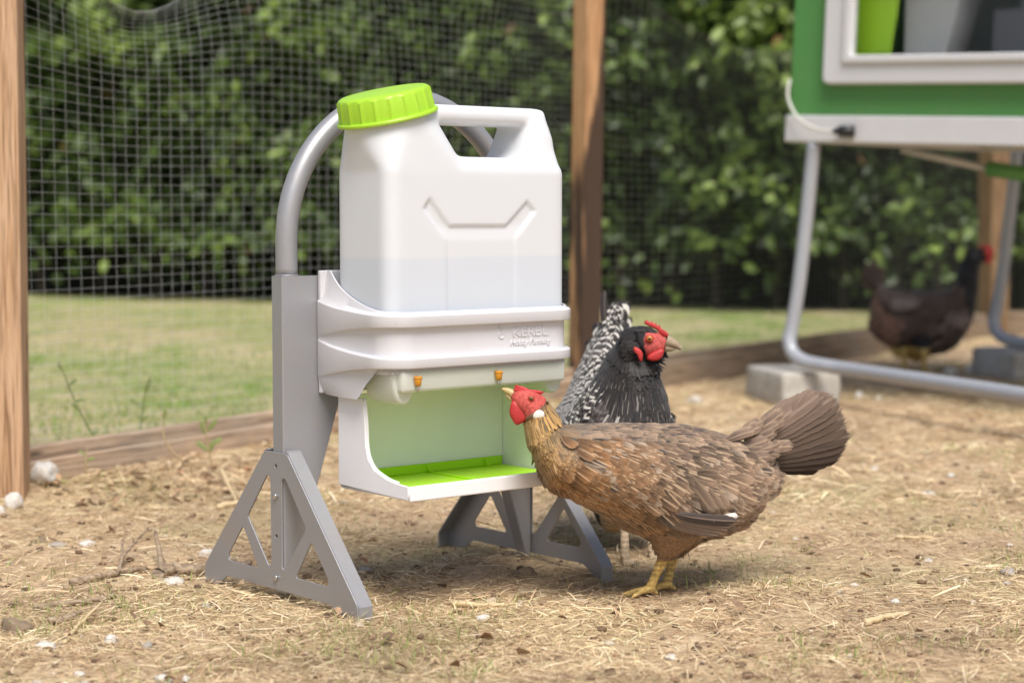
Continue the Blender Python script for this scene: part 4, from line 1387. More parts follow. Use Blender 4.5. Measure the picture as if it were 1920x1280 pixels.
def ruleW(P, kf, th):
    n = len(kf); r = rng.random((n, 1)); g1 = np.array([mnoise.noise(Vector(p) * 26) for p in P])[:, None]; g2 = np.array([mnoise.noise(Vector(p) * 60) for p in P])[:, None]
    C = np.array([.20, .132, .09]) * (.85 + .4 * (r - .5) + .5 * g1 + .6 * g2) + np.array([.05, .03, .015]) * (g1 > .15)
    br_ = np.clip((kf - .33) / .16, 0, 1)[:, None]; C = C * (1 - br_) * .9 + np.array([.235, .115, .046]) * (.8 + .4 * r + .4 * g2) * br_
    C = np.where((r < .04) | ((g1 > .28) & (r < .3)), np.array([.36, .27, .195]), C); C = np.where((r > .93), np.array([.075, .055, .048]), C)
    return np.clip(C, .01, 1), np.concatenate([.1 + .55 * (r > .6), .12 + .4 * rng.random((n, 1)), .2 * (r < .2)], 1)


for q_, (ka, kb, ta, tb, L_, Wd_, cnt) in enumerate(((.14, .50, -.80, .62, .027, .0145, 1500), (.12, .34, -.35, .66, .036, .0165, 420))):
    H1.plumage('wing_coverts', cnt, ka, kb, lambda k, t, L_=L_, Wd_=Wd_: (np.full(len(k), L_), np.full(len(k), Wd_)), ruleW, MAT_FEATH, (.06, .2), tuple(sorted((near_th + sg_ * ta, near_th + sg_ * tb))), .3, -.003 - .0015 * q_, .45, wing, .03)
for i in range(7):                                       # secondaries showing along the lower edge
    H1.quill('wing_feather', (1262 + 13 * i, 872 + 9 * i, 2.370 + .006 * i), (1340 + 14 * i, 968 - 3 * i, 2.372 + .009 * i), .026, tuple(np.array([.19, .128, .09]) * (.8 + .12 * (i % 3))), (.25, .4, .15), MAT_FEATH, .05, parent=wing)
for i in range(6):                                       # primaries, pale edged
    H1.quill('wing_feather', (1214 + 9 * i, 970 - 1.5 * i, 2.366 - .0015 * i), (1352 + 7 * i, 1004 - 5.5 * i, 2.372 - .0015 * i), .015, ((.15, .105, .08), (.06, .045, .04))[i > 3], (.5, .55 if i < 4 else .1, .3), MAT_FEATH_T, -.05, parent=wing, tipw=.3)
H1.quill('wing_feather', (1338, 977, 2.362), (1385, 967, 2.366), .012, (.7, .66, .6), (.1, .1, 0), MAT_FEATH_T, 0, parent=wing)

# tail
def tail_tip(t):                                         # outline of the spread tail, top edge to lower edge
    return (float(np.interp(t, [0, .15, .35, .55, .75, .9, 1], [1500, 1541, 1575, 1594, 1601, 1588, 1548])), float(np.interp(t, [0, .15, .35, .55, .75, .9, 1], [752, 735, 742, 776, 822, 855, 876])))


for layer, (cnt, dy, sc_) in enumerate(((13, .0, 1.0), (11, .014, .96))):
    for i in range(cnt):
        t = (i + .5 * layer) / (cnt - .5); tx, ty = tail_tip(t)
        tx -= 6 * layer + 7 * random.random(); ty += 4 * layer
        root = (1404 + 18 * t, 818 + 62 * t, 2.484 + .001 * i + dy)
        c_ = np.array([.128, .088, .066]) * (1.45 - 1.05 * t) * (.85 + .3 * random.random()) * (1 - .25 * layer)
        H1.quill('tail_feather', root, (tx, ty, 2.508 + .0022 * i + dy), .030 + .012 * math.sin(math.pi * t), tuple(c_), (.5 - .4 * t, .3 * (1 - t), .1 + .35 * t), MAT_FEATH_T, -.045 + .07 * t, (0, -1, .22 - .3 * t), .035, tipw=.45)
for i in range(26):                                      # coverts running from the saddle onto the tail
    t = random.random(); e_ = random.random()
    ra = (1352 + 52 * e_ + 8 * t, 806 + 14 * e_ + (62 + 26 * (1 - e_)) * t, 2.448 + .026 * e_)
    ln = 62 + 30 * random.random(); an = -.62 + .95 * t + random.uniform(-.1, .1)
    H1.quill('tail_covert', ra, (ra[0] + ln * math.cos(an), ra[1] + ln * math.sin(an), ra[2] + .012), .016 + .008 * random.random(), tuple(np.array([.175, .12, .09]) * (.6 + .75 * random.random()) * (1.15 - .3 * t)),
             (.3, .3 + .3 * (1 - t), .15), MAT_FEATH, random.uniform(-.08, .08), (0, -1, .25), .06, tipw=.2)
for i in range(12):                                      # ragged feathers under the tail
    t = i / 11; ra = (1372 + 34 * t, 905 - 20 * t, 2.45 + .002 * i)
    H1.quill('tail_covert', ra, (ra[0] + 52 + 14 * random.random(), ra[1] + 24 - 16 * t + 10 * random.random(), ra[2] + .01), .018, tuple(np.array([.14, .098, .075]) * (.55 + .7 * random.random())), (.15, .2, .15), MAT_FEATH, random.uniform(-.1, .1), (0, -1, .1), .08, tipw=.25)

# head
H1.beak(q4(112, 470), q4(112, 487), q4(44, 431), q4(58, 452), 2.363, .0074, MAT_BEAK)
pillow('comb', [q4(*p) for p in ((88, 438), (93, 425), (97, 414), (104, 421), (120, 420), (140, 428), (160, 436), (185, 437), (206, 444), (190, 452), (150, 446), (110, 444))], 2.353, .0045, MAT_RED, H1.p)
pillow('wattle', [q4(*p) for p in ((84, 478), (74, 505), (74, 530), (84, 552), (98, 570), (116, 566), (136, 552), (142, 530), (128, 500), (106, 480))], 2.343, .0055, MAT_RED, H1.p)
pillow('wattle', [q4(*p) for p in ((86, 482), (78, 505), (80, 532), (92, 556), (110, 560), (130, 545), (136, 520), (116, 490))], 2.362, .005, MAT_RED, H1.p)
pillow('earlobe', [q4(*p) for p in ((163, 540), (166, 522), (180, 513), (196, 514), (208, 524), (206, 540), (190, 549), (172, 549))], 2.3345, .0040, MAT_WHITELOBE, H1.p)
H1.eye(*q4(157, 468), 2.3352, .0034, (.26, .10, .03))

# --- hen two: black neck, white laced body, behind hen one
secs = [((1152, 596, 2.95), (1146, 604, 3.02), .020), ((1148, 622, 2.93), (1138, 650, 3.04), .030), ((1134, 668, 2.90), (1122, 725, 3.05), .043), ((1120, 710, 2.87), (1110, 820, 3.03), .058),
        ((1112, 738, 2.82), (1112, 900, 2.95), .078), ((1116, 745, 2.77), (1134, 945, 2.83), .086), ((1120, 738, 2.745), (1172, 905, 2.69), .086), ((1128, 712, 2.735), (1216, 845, 2.640), .072),
        ((1140, 682, 2.725), (1230, 776, 2.632), .051), ((1152, 654, 2.715), (1222, 716, 2.637), .037), ((1168, 632, 2.70), (1216, 686, 2.643), .029), ((1186, 616, 2.685), (1210, 676, 2.648), .0245),
        ((1207, 613, 2.67), (1222, 671, 2.65), .0215), ((1230, 620, 2.665), (1236, 666, 2.65), .0165), ((1244, 631, 2.66), (1246, 658, 2.65), .010), ((1252, 640, 2.657), (1252, 653, 2.652), .005)]
n2 = np.array([*gp(1172, 1060)[:2], 0.0]); f2 = np.array([*gp(1222, 1048)[:2], 0.0])
H2 = Hen('black_hen', 'black necked hen with white laced body feathers looking out from behind the brown hen', secs, (n2 + f2) / 2)
def leg2(pts, R): return H2.limb(smooth_path(pts, 5), np.interp(np.linspace(0, len(pts) - 1, (len(pts) - 1) * 5 + 1), range(len(pts)), R))
limbs = []
for g_, x_ in ((n2, 1150), (f2, 1200)):
    hip = at(x_, 905, 2.79); kn = at(x_ + 4, 965, 2.755)
    limbs.append(leg2([hip, kn, np.array([g_[0], g_[1] + .045, .085]), np.array([g_[0], g_[1] + .02, .045]), np.array([g_[0], g_[1], .010])], [.045, .028, .0085, .0065, .0072]))
    limbs += H2.foot(g_, -math.pi / 2 + .5)


def col2(co, kf):
    C = np.tile([.035, .03, .028], (len(co), 1)); 
    C[kf > .70] = [.018, .016, .017]
    C[kf > .80] = [.45, .085, .075]
    up_ = ((co - H2.c[np.clip((kf * (H2.K - 1)).astype(int), 0, H2.K - 1)]) * H2.a[np.clip((kf * (H2.K - 1)).astype(int), 0, H2.K - 1)]).sum(1)
    C[(kf > .80) & (kf < .86) & (up_ > .00022)] = [.03, .025, .024]
    return leg_col(co, C, .09, [(n2[0], n2[1] + .02, .09), (f2[0], f2[1] + .02, .09)], yel=np.array([.40, .30, .2]))


H2.body(limbs, col2, MAT_BODY)


def rule2(P, kf, th):
    n = len(kf); r = rng.random((n, 1)); C = np.array([.022, .019, .019]) * (.7 + .7 * r)
    ch = ((kf > .42) & (np.cos(th) < .1))[:, None]
    C = C * (1 - .6 * ch) + np.array([.085, .065, .065]) * .6 * ch
    fx = np.concatenate([np.where(ch, np.where(r < .2, .55, .05), .15), np.where(ch, .12, .95), np.full((n, 1), .1)], 1)
    return C, fx


def ruleN(P, kf, th):
    n = len(kf); r = rng.random((n, 1)); C = np.array([.018, .016, .017]) * (.6 + .9 * r) + np.array([.01, .006, .004]) * (r > .8)
    low = np.clip((.66 - kf) / .08, 0, 1)[:, None]
    fx = np.concatenate([.03 + .5 * low * (r < .10), .05 + .05 * low, np.zeros((n, 1))], 1)
    return C, fx


H2.plumage('plumage', 5200, .0, .56, lambda k, t: (np.full(len(k), .032), np.full(len(k), .023)), rule2, MAT_LACED, (.05, .16), tip=.6)
H2.plumage('hackle', 4200, .53, .775, lambda k, t: (.036 - .018 * np.clip((k - .5) / .25, 0, 1), .0066 - .002 * np.clip((k - .5) / .25, 0, 1)), ruleN, MAT_BLACK, (.015, .06), inset=.001, tip=.15)
H2.plumage('crown_feathers', 500, .77, .87, lambda k, t: (np.full(len(k), .010), np.full(len(k), .004)), ruleN, MAT_BLACK, (.03, .12), (-.95, .95), inset=.0005, tip=.2)
for i, (r_, t_, w_) in enumerate((((1140, 640), (1134, 541), .014), ((1150, 640), (1158, 566), .030), ((1156, 640), (1178, 560), .034), ((1150, 650), (1140, 575), .03), ((1162, 650), (1182, 590), .028), ((1166, 660), (1178, 612), .026), ((1138, 660), (1120, 600), .026), ((1128, 680), (1103, 632), .026))):
    H2.quill('tail_feather', (*r_, 2.945 + .006 * i), (*t_, 2.975 + .006 * i), w_, (.022, .019, .019), (.1, .95, 0) if i else (.2, .05, .2), MAT_LACED if i else MAT_FEATH_T, .05 * (-1) ** i, (0, -1, .1), .12, tipw=.6)
q6 = lambda x, y: (1030 + x / 4.741, 530 + y / 4.741)
H2.beak(q6(1035, 515), q6(1030, 572), q6(1172, 588), q6(1120, 585), 2.652, .0100, MAT_BEAK_D)
pillow('comb', [q6(*p) for p in ((846, 362), (852, 338), (876, 336), (893, 358), (912, 342), (926, 366), (946, 356), (962, 384), (982, 376), (996, 408), (1030, 425), (1070, 470), (1050, 492), (1000, 470), (950, 418), (890, 388))], 2.660, .0048, MAT_RED, H2.p, per=3)
pillow('wattle', [q6(*p) for p in ((868, 676), (880, 645), (930, 612), (985, 590), (1018, 592), (1014, 636), (985, 678), (930, 696), (890, 692))], 2.640, .005, MAT_RED, H2.p)
pillow('wattle', [q6(*p) for p in ((890, 660), (940, 615), (1012, 596), (1012, 640), (980, 672), (930, 684))], 2.660, .005, MAT_RED, H2.p)
pillow('earlobe', [q6(*p) for p in ((748, 575), (775, 572), (815, 600), (832, 640), (822, 700), (800, 690), (780, 640), (752, 612))], 2.6335, .004, MAT_RED, H2.p)
H2.eye(*q6(890, 496), 2.637, .0047, (.5, .19, .04))

# --- hen three: dark, under the coop
q3 = lambda x, y: (1560 + x / 3.764, 420 + y / 3.764)
Y3 = 6.0
s3 = lambda T, B, w: ((*q3(*T), Y3), (*q3(*B), Y3), w)
secs = [s3((330, 400), (290, 520), .022), s3((400, 440), (272, 660), .042), s3((500, 452), (300, 800), .06), s3((620, 462), (480, 905), .078), s3((750, 462), (680, 935), .082), s3((845, 425), (870, 870), .072), s3((885, 345), (985, 690), .060),
        s3((920, 262), (1030, 480), .045), s3((965, 200), (1050, 330), .034), s3((1025, 168), (1070, 275), .024), s3((1080, 168), (1108, 258), .018), s3((1125, 190), (1130, 245), .010), s3((1142, 205), (1142, 235), .006)]
g3a, g3b = np.array([*gp(1695, 694)[:2], 0.]), np.array([*gp(1732, 698)[:2], 0.])
H3 = Hen('dark_hen', 'dark brown hen with red comb standing under the green coop', secs, (g3a + g3b) / 2)
limbs = []
for g_, hx in ((g3a, (505, 860)), (g3b, (600, 870))):
    h_ = at(*q3(*hx), Y3 + .0); pts = [h_, h_ * .5 + np.array([g_[0], g_[1], .08]) * .5 + [0, 0, .01], np.array([g_[0], g_[1], .07]), np.array([g_[0], g_[1], .012])]
    limbs.append(H3.limb(smooth_path(pts, 5), np.interp(np.linspace(0, 3, 16), range(4), [.05, .035, .010, .008]))); limbs += H3.foot(g_, 0.2)


def col3(co, kf):
    C = np.tile([.02, .015, .013], (len(co), 1)); C[kf > .80] = [.42, .035, .03]
    return leg_col(co, C, .07, [(g3a[0], g3a[1], .075), (g3b[0], g3b[1], .075)])


H3.body(limbs, col3, MAT_BODY, .004)


def rule3(P, kf, th):
    n = len(kf); r = rng.random((n, 1)); g1 = np.array([mnoise.noise(Vector(p) * 14) for p in P])[:, None]
    C = np.array([.06, .04, .032]) * (.6 + .8 * r) + np.clip(g1, 0, 1) * np.array([.32, .25, .22]); nk = (kf > .5)[:, None]
    vent = ((kf < .25) & (np.cos(th) < 0))[:, None]
    C = np.where(nk, np.array([.02, .018, .018]) * (.6 + .8 * r), C); C = np.where(vent, np.array([.28, .16, .12]) * (.6 + .6 * r), C)
    return C, np.concatenate([.2 * (1 - nk), .3 * (1 - nk), np.zeros((n, 1))], 1)


H3.plumage('plumage', 1600, .02, .60, lambda k, t: (np.full(len(k), .036), np.full(len(k), .022)), rule3, MAT_FEATH_T, (.06, .2))
H3.plumage('hackle', 900, .52, .78, lambda k, t: (np.full(len(k), .03), np.full(len(k), .008)), rule3, MAT_BLACK, (.04, .12), tip=.2)
for i, (r_, t_) in enumerate((((340, 470), (215, 330)), ((340, 460), (250, 275)), ((350, 450), (290, 258)), ((360, 440), (330, 290)), ((350, 440), (365, 350)), ((330, 480), (225, 380)))):
    H3.quill('tail_feather', (*q3(*r_), Y3 - .02 + .01 * i), (*q3(*t_), Y3 - .03 + .012 * i), .045, tuple(np.array([.13, .095, .085]) * (.6 + .15 * i)), (.2, .2, .2), MAT_FEATH_T, .03 * (-1) ** i, (0, -1, 0))
H3.quill('wing_feather', (*q3(600, 570), Y3 - .085), (*q3(405, 560), Y3 - .06), .045, (.30, .26, .25), (.1, .3, .1), MAT_FEATH_T)
H3.beak(q3(1135, 215), q3(1132, 238), q3(1168, 236), q3(1155, 242), Y3, .009, MAT_BEAK)
pillow('comb', [q3(*p) for p in ((1040, 185), (1050, 150), (1075, 158), (1090, 140), (1108, 158), (1128, 155), (1140, 190), (1145, 215), (1100, 195))], Y3, .006, MAT_RED, H3.p)
pillow('wattle', [q3(*p) for p in ((1085, 240), (1120, 235), (1130, 262), (1105, 285), (1080, 270))], Y3 - .012, .006, MAT_RED, H3.p)
H3.eye(*q3(1085, 205), Y3 - .021, .0055)

# ------------------------------------------------------------------ chicken coop on tube legs
MAT_COOPG = plain('green_coop_plastic', (.08, .25, .065), .45, .06, 12, 0, .05, dirt=.14)
MAT_COOPW = plain('coop_white_plastic', (.62, .62, .64), .45, .04, 12, 0, .05, dirt=.2)
MAT_LEG = plain('pale_grey_tube', (.38, .40, .44), .4, .06, 30, .15, dirt=.25)
MAT_GREYBOX = plain('grey_nest_plastic', (.5, .5, .51), .5, .05, 20)
MAT_DGREY = plain('dark_grey_plastic', (.20, .20, .22), .5, .1, 20)
MAT_CABLE = plain('white_cable', (.6, .6, .56), .5, .05, 40)
MAT_PLUG = plain('black_plug', (.02, .02, .022), .45, .2, 60)
M = Mat('window_glass'); M.set(Base_Color=(.9, .92, .92), Roughness=.05, Transmission_Weight=1.0, IOR=1.1)
M.set(Roughness=M.math('MULTIPLY_ADD', M.noise(M.coord(), 30), .08, .02))
MAT_GLASS = M.m

cx = Vector((.736, -.676, -.042)).normalized(); cyv = Vector((.676, .736, .0)).normalized(); czv = cx.cross(cyv).normalized()
cyv = czv.cross(cx)
corner = Vector(at(1475, 266, 5.0))
cmx = Matrix(((cx.x, cyv.x, czv.x, corner.x), (cx.y, cyv.y, czv.y, corner.y), (cx.z, cyv.z, czv.z, corner.z), (0, 0, 0, 1)))
coop = empty('chicken_coop', mat=cmx)
tag(coop, 'green and white plastic chicken coop with a window, raised on grey tube legs', 'chicken coop')
CL, CD, CH = 1.15, 1.0, .95                              # length, depth, height
box('base_rail', (0, -.012, 0), (CL, .03, .070), MAT_COOPW, coop, .004)
box('base_rail', (-.002, .031, 0), (.03, CD, .070), MAT_COOPW, coop, .004)
box('base_rail', (.0, CD + .001, 0), (CL, CD + .03, .070), MAT_COOPW, coop, .004)
box('floor_panel', (.031, .032, .030), (CL, CD, .045), MAT_GREYBOX, coop)
wz0, wz1 = .150, .72
wx0, wx1 = .118, 1.02
fr = .085
wl_ = [[(.006, .071), (CL, .071), (CL, CH), (.006, CH)], [(wx0 + .04, wz0 + .04), (wx1 - .04, wz0 + .04), (wx1 - .04, wz1 - .04), (wx0 + .04, wz1 - .04)]]
plate('front_wall', wl_, .016, lambda x, y, w: (x, .010 + w, y), MAT_COOPG, coop)
wf = fillet([(wx0, wz0), (wx1, wz0), (wx1, wz1), (wx0, wz1)], .022, 5)
wi = fillet([(wx0 + fr, wz0 + fr * .86), (wx1 - fr, wz0 + fr * .86), (wx1 - fr, wz1 - fr), (wx0 + fr, wz1 - fr)], .006, 3)
win = plate('window_frame', [wf, wi], .03, lambda x, y, w: (x, -.012 + w, y), MAT_COOPW, coop, .006)
wi2 = fillet([(wx0 + fr - .022, wz0 + fr * .86 - .02), (wx1 - fr + .022, wz0 + fr * .86 - .02), (wx1 - fr + .022, wz1 - fr + .02), (wx0 + fr - .022, wz1 - fr + .02)], .012, 4)
plate('window_rebate', [wi2, wi], .012, lambda x, y, w: (x, -.030 + w, y), MAT_COOPW, win, .0035)
box('window_pane', (wx0 + fr - .004, -.010, wz0 + fr * .86 - .004), (wx1 - fr + .004, -.006, wz1 - fr + .004), MAT_GLASS, win)
box('end_wall', (-.004, .019, .071), (.012, CD, CH), MAT_COOPG, coop, .003)
box('back_wall', (.013, CD - .02, .071), (CL, CD, CH), MAT_COOPG, coop)
box('roof', (-.03, -.03, CH + .001), (CL + .02, CD + .03, CH + .03), MAT_COOPG, coop, .01)
box('end_wall', (CL - .014, .02, .072), (CL - .002, CD - .021, CH - .002), MAT_COOPG, coop)
# what shows through the window
bm = bmesh.new()
for k in range(9):
    t = k / 8
    for y_ in (.10, .60):
        pass
pts = [(.205, .40), (.235, .40), (.300, .20), (.285, .07)]
plate('nest_divider', [[(.10, .10), (.258, .10), (.305, .52), (.10, .52)]], .010, lambda x, y, w: (x, .055 + w, y), MAT_LIME, coop, .002)
plate('nest_box', [[(.285, .10), (.365, .10), (.45, .42), (.275, .42)]], .12, lambda x, y, w: (x, .16 + w, y), MAT_GREYBOX, coop, .006)
box('perch_block', (.465, .36, .075), (.50, .55, .6), MAT_GREYBOX, coop, .006)
box('inner_door', (.475, .20, .10), (.98, .22, .352), MAT_DGREY, coop, .01, 3)
plate('inner_panel', [[(.013, .072), (1.13, .072), (1.13, .94), (.013, .94)]], .01, lambda x, y, w: (x, .68 + w, y), MAT_COOPW, coop, .001)
bm.free()


def cloc(p): return tuple(cmx.inverted() @ Vector(p))


legp = [at(1527, 262, 4.95), at(1513, 400, 4.955), at(1497, 540, 4.96), at(1485, 612, 4.965), at(1480, 640, 4.96), at(1487, 662, 4.945), at(1508, 677, 4.91), at(1545, 685, 4.86), at(1600, 693.5, 4.77), at(1760, 717, 4.42), at(1920, 741, 4.12), at(2080, 766, 3.86)]
leg = tube('leg_frame', [cloc(p) for p in smooth_path(legp, 7)], .0185, MAT_LEG, coop, 16)
off = Vector((.676, .736, 0)) * 1.12
legp2 = [np.array(Vector(p) + off) for p in legp]
tube('leg_frame', [cloc(p) for p in smooth_path(legp2, 7)], .0185, MAT_LEG, coop, 16)
# slim run-out bar with a green end under the floor
ba, bb = at(1690, 281, 5.0), at(1850, 316, 4.9)
tube('under_bar', [cloc(ba), cloc(bb)], .009, MAT_GREYBOX, coop, 8)
tube('under_bar', [cloc(bb), cloc(at(1960, 332, 4.85))], .020, MAT_COOPG, coop, 8)
# cable and plug hanging across the rail
cab = [(1481, 150, 4.975), (1477, 178, 4.965), (1484, 202, 4.95), (1500, 225, 4.925), (1530, 242, 4.895), (1566, 247, 4.868)]
tube('cable', [cloc(p) for p in smooth_path([at(*c_) for c_ in cab], 6)], .0042, MAT_CABLE, coop, 8)
pl = [at(1562, 247, 4.868), at(1572, 246, 4.86), at(1576, 246, 4.855), at(1601, 246, 4.835)]
tube('plug', [cloc(p) for p in (pl[0], pl[1], pl[2], pl[3])], [.006, .010, .0165, .0165], MAT_PLUG, coop, 6)

# bricks under the legs
def paver(loc, rz, size, label):
    M_ = MAT_PAVER
    bm = box_bm((-size[0] / 2, -size[1] / 2, -.012), (size[0] / 2, size[1] / 2, size[2]), .012, 3)
    bmesh.ops.subdivide_edges(bm, edges=bm.edges[:], cuts=2, use_grid_fill=True)
    for v_ in bm.verts: v_.co += Vector((1, 1, 1)) * (.004 * mnoise.noise(v_.co * 18 + Vector((rz * 9, 0, 0))))
    o = add_obj('paving_block', bm_mesh('paving_block', bm), M_, None, True); o.location = loc; o.rotation_euler = (0, 0, rz)
    tag(o, label, 'paving block', 'concrete blocks under the coop legs'); return o


M = Mat('weathered_concrete'); v = M.coord()
n1_ = M.noise(v, 14, 6, .65); n2_ = M.noise(v, 160, 4, .7)
c = M.ramp(n1_, [(.3, (.32, .30, .26)), (.55, (.46, .44, .40)), (.75, (.55, .53, .48))])
c = M.mix(.5, c, M.ramp(n2_, [(.3, .2), (.7, .85)]), 'OVERLAY')
M.set(Base_Color=c, Roughness=.9, Specular_IOR_Level=.2).bump(M.math('ADD', n1_, n2_), .6, .004)
MAT_PAVER = M.m
bc = gp(1500, 757)
paver((.757, 5.035, 0), math.radians(104), (.27, .165, .083), 'grey concrete block under the near left bend of the coop leg')
paver((1.56, 5.74, 0), math.radians(104), (.27, .18, .083), 'grey concrete block under the far coop leg beside white stones')

# ------------------------------------------------------------------ stones, sticks, weeds
def stone_mat(name, c, dirt):
    M = Mat(name); v = M.coord('Object'); n1 = M.noise(v, 30, 6, .65); n2 = M.noise(v, 200, 4, .6)
    cc_ = M.mix(M.ramp(n1, [(.5, 0.), (.72, .85)]), c, dirt)
    cc_ = M.mix(.35, cc_, M.ramp(n2, [(.3, .25), (.7, .8)]), 'OVERLAY')
    M.set(Base_Color=cc_, Roughness=.85, Specular_IOR_Level=.25).bump(M.math('ADD', n1, n2), .5, .002); return M.m


MAT_STONE = {'white': stone_mat('chalk_stone', (.58, .55, .50), (.38, .30, .22)), 'tan': stone_mat('tan_stone', (.50, .40, .28), (.34, .25, .16)),
             'grey': stone_mat('grey_stone', (.34, .31, .28), (.2, .16, .12)), 'brown': stone_mat('brown_stone', (.24, .18, .12), (.16, .11, .07))}


def stone(px, py, wpx, hpx, kind, label, lift=0.3, back=.4, name='stone'):
    g_ = gp(px, py + hpx * .32)
    for _ in range(4): g_ = gp(px, py + hpx * .32, float(gz(g_[0], g_[1])) if inside(g_[0], g_[1]) else .03)
    d = g_[1]; k = d / F_PX
    w = wpx * k / 2; h = hpx * k / 2
    me = rock_mesh(name, px * .013 + py * .07, w, w * .8, max(h, .004), 3, .24)
    o = add_obj(name, me, MAT_STONE[kind], None, True)
    o.location = (g_[0], g_[1] + w * back, float(gz(g_[0], g_[1])) + h * lift * .4); o.rotation_euler = (0, 0, (px * 7 % 63) / 10)
    return tag(o, label, 'stone', 'loose stones on the run floor')


for a_ in ((88, 902, 74, 46, 'white', 'large white stone lying against the kickboard beside the nearest post', 1.6, -.9),
           (28, 950, 36, 36, 'white', 'round white stone at the foot of the nearest post', 1.2, -.3),
           (-4, 964, 26, 26, 'white', 'small white stone half out of view at the picture edge'),
           (108, 1020, 30, 14, 'grey', 'small flat grey stone beside two pale pebbles below the post'),
           (163, 1017, 34, 20, 'white', 'pale pebble, second of the pebbles below the nearest post'),
           (74, 1012, 30, 18, 'brown', 'brown clod next to the pebbles below the nearest post'),
           (388, 1034, 28, 24, 'white', 'white pebble just beside the near foot of the feeder stand'),
           (322, 1088, 52, 18, 'white', 'long white pebble lying in front of the thick stick'),
           (84, 1210, 50, 24, 'white', 'flat pale stone in the lower corner of the straw'),
           (205, 1197, 30, 20, 'white', 'pointed cream pebble in the foreground straw'),
           (276, 1208, 20, 20, 'grey', 'small dark grey stone in the foreground straw'),
           (147, 1262, 26, 14, 'white', 'tiny white pebble at the bottom edge of the straw'),
           (306, 1270, 34, 24, 'white', 'rounded white pebble at the bottom edge, larger of a pair'),
           (345, 1270, 24, 20, 'white', 'rounded white pebble at the bottom edge, smaller of a pair'),
           (684, 1066, 32, 22, 'grey', 'grey round pebble behind the near foot of the feeder stand'),
           (985, 1072, 50, 32, 'brown', 'brown earthy stone on the ground below the feed box'),
           (26, 1172, 70, 40, 'brown', 'brown clod of earth in the left foreground straw'),
           (905, 1156, 26, 14, 'white', 'small pale stone chip in front of the feeder stand'),
           (1092, 1126, 28, 14, 'tan', 'tan stone chip before the yellow feet of the brown hen'),
           (922, 1125, 26, 18, 'tan', 'tan pebble beside the straw stalk before the feed box'),
           (1304, 748, 34, 22, 'white', 'white stone near the kickboard behind the hens'),
           (1640, 876, 20, 10, 'white', 'tiny white flake behind the tail of the brown hen'),
           (1784, 890, 22, 14, 'white', 'small white pebble on bare soil right of the hens'),
           (1742, 924, 32, 13, 'white', 'flat white pebble on the straw right of the hens'),
           (1742, 1048, 16, 12, 'white', 'small white pebble in the right half, level with hen feet'),
           (1892, 1070, 36, 20, 'grey', 'grey brown stone at the right edge of the straw'),
           (1680, 1126, 22, 14, 'white', 'white pebble alone in the right foreground straw'),
           (1602, 1096, 20, 12, 'white', 'pale dusty pebble right of the brown hen feet'),
           (1258, 1230, 26, 16, 'white', 'white pebble in the foreground below the brown hen'),
           (1748, 690, 22, 22, 'tan', 'tan stone beside the feet of the dark hen under the coop'),
           (1785, 692, 36, 24, 'white', 'white stone between the dark hen and the far concrete block'),
           (1820, 690, 26, 28, 'white', 'tall white stone touching the far concrete block'),
           (1612, 738, 18, 20, 'white', 'white stone beside the near concrete block under the coop'),
           (1648, 745, 14, 12, 'white', 'tiny white pebble under the coop beyond the near block')):
    stone(*a_)

MAT_STICK = wood('dry_stick', (.42, .33, .23), (.33, .24, .16), (.2, .14, .09), 'X')
MAT_STALK = plain('straw_stalk', (.62, .48, .28), .6, .15, 80)


def stick(name, pts, r, mat, label, twigs=(), cat='stick'):
    P = [np.array([*gp(x, y)[:2], 0]) for x, y, *h_ in pts]
    for p, q in zip(P, pts): p[2] = float(gz(p[0], p[1])) + r * 1.1 + (q[2] if len(q) > 2 else 0)
    b = Vector(P[0]); root = empty(name, b); tag(root, label, cat, 'sticks and stalks on the run floor')
    sp = smooth_path(P, 6); n_ = len(sp)
    sp = sp + rng.normal(0, r * .22, sp.shape)
    tube('stem', [tuple(Vector(p) - b) for p in sp], np.linspace(1.1, .65, n_) * r * (1 + .1 * np.sin(np.arange(n_) * 2.1)), mat, root, 9)
    for tw in twigs:
        Q = [np.array([*gp(x, y)[:2], 0]) for x, y, *_ in tw]
        Q = [np.array([q[0], q[1], float(gz(q[0], q[1])) + r + (t[2] if len(t) > 2 else 0)]) for q, t in zip(Q, tw)]
        tube('twig', [tuple(Vector(p) - b) for p in smooth_path(Q, 5)], np.linspace(.6, .3, (len(Q) - 1) * 5 + 1) * r, mat, root, 7)


stick('fallen_stick', [(132, 1100), (200, 1088), (240, 1076), (276, 1070)], .0048, MAT_STICK, 'brown forked stick lying in the straw below the nearest post', [[(222, 1080), (232, 1064, .01), (255, 1052, .02), (278, 1040, .03)], [(228, 1068, .008), (230, 1050, .02)]])
stick('fallen_stick', [(294, 1086), (330, 1078), (370, 1075), (410, 1068), (470, 1058)], .0085, MAT_STICK, 'thick brown stick running behind the near foot of the feeder', [[(303, 1080), (300, 1064, .012), (292, 1048, .028)]])
stick('fallen_stick', [(60, 1140), (110, 1136), (160, 1136), (215, 1128)], .0042, MAT_STICK, 'thin pale stick lying left of the feeder in the straw', [])
stick('fallen_stick', [(92, 1166), (120, 1162), (152, 1150)], .0045, MAT_STICK, 'short broken stick below the thin pale stick', [])
stick('straw_stalk', [(850, 1128), (890, 1132), (946, 1136)], .0038, MAT_STALK, 'pale thick straw stalk on the ground before the feed box', [], 'stalk')
stick('straw_stalk', [(1622, 1172), (1660, 1162), (1706, 1152)], .004, MAT_STALK, 'pale straw stalk in the right foreground', [], 'stalk')
stick('straw_stalk', [(1682, 1013), (1712, 1014), (1750, 1012)], .0026, MAT_STALK, 'whitish straw stalk on the soil right of the brown hen', [], 'stalk')
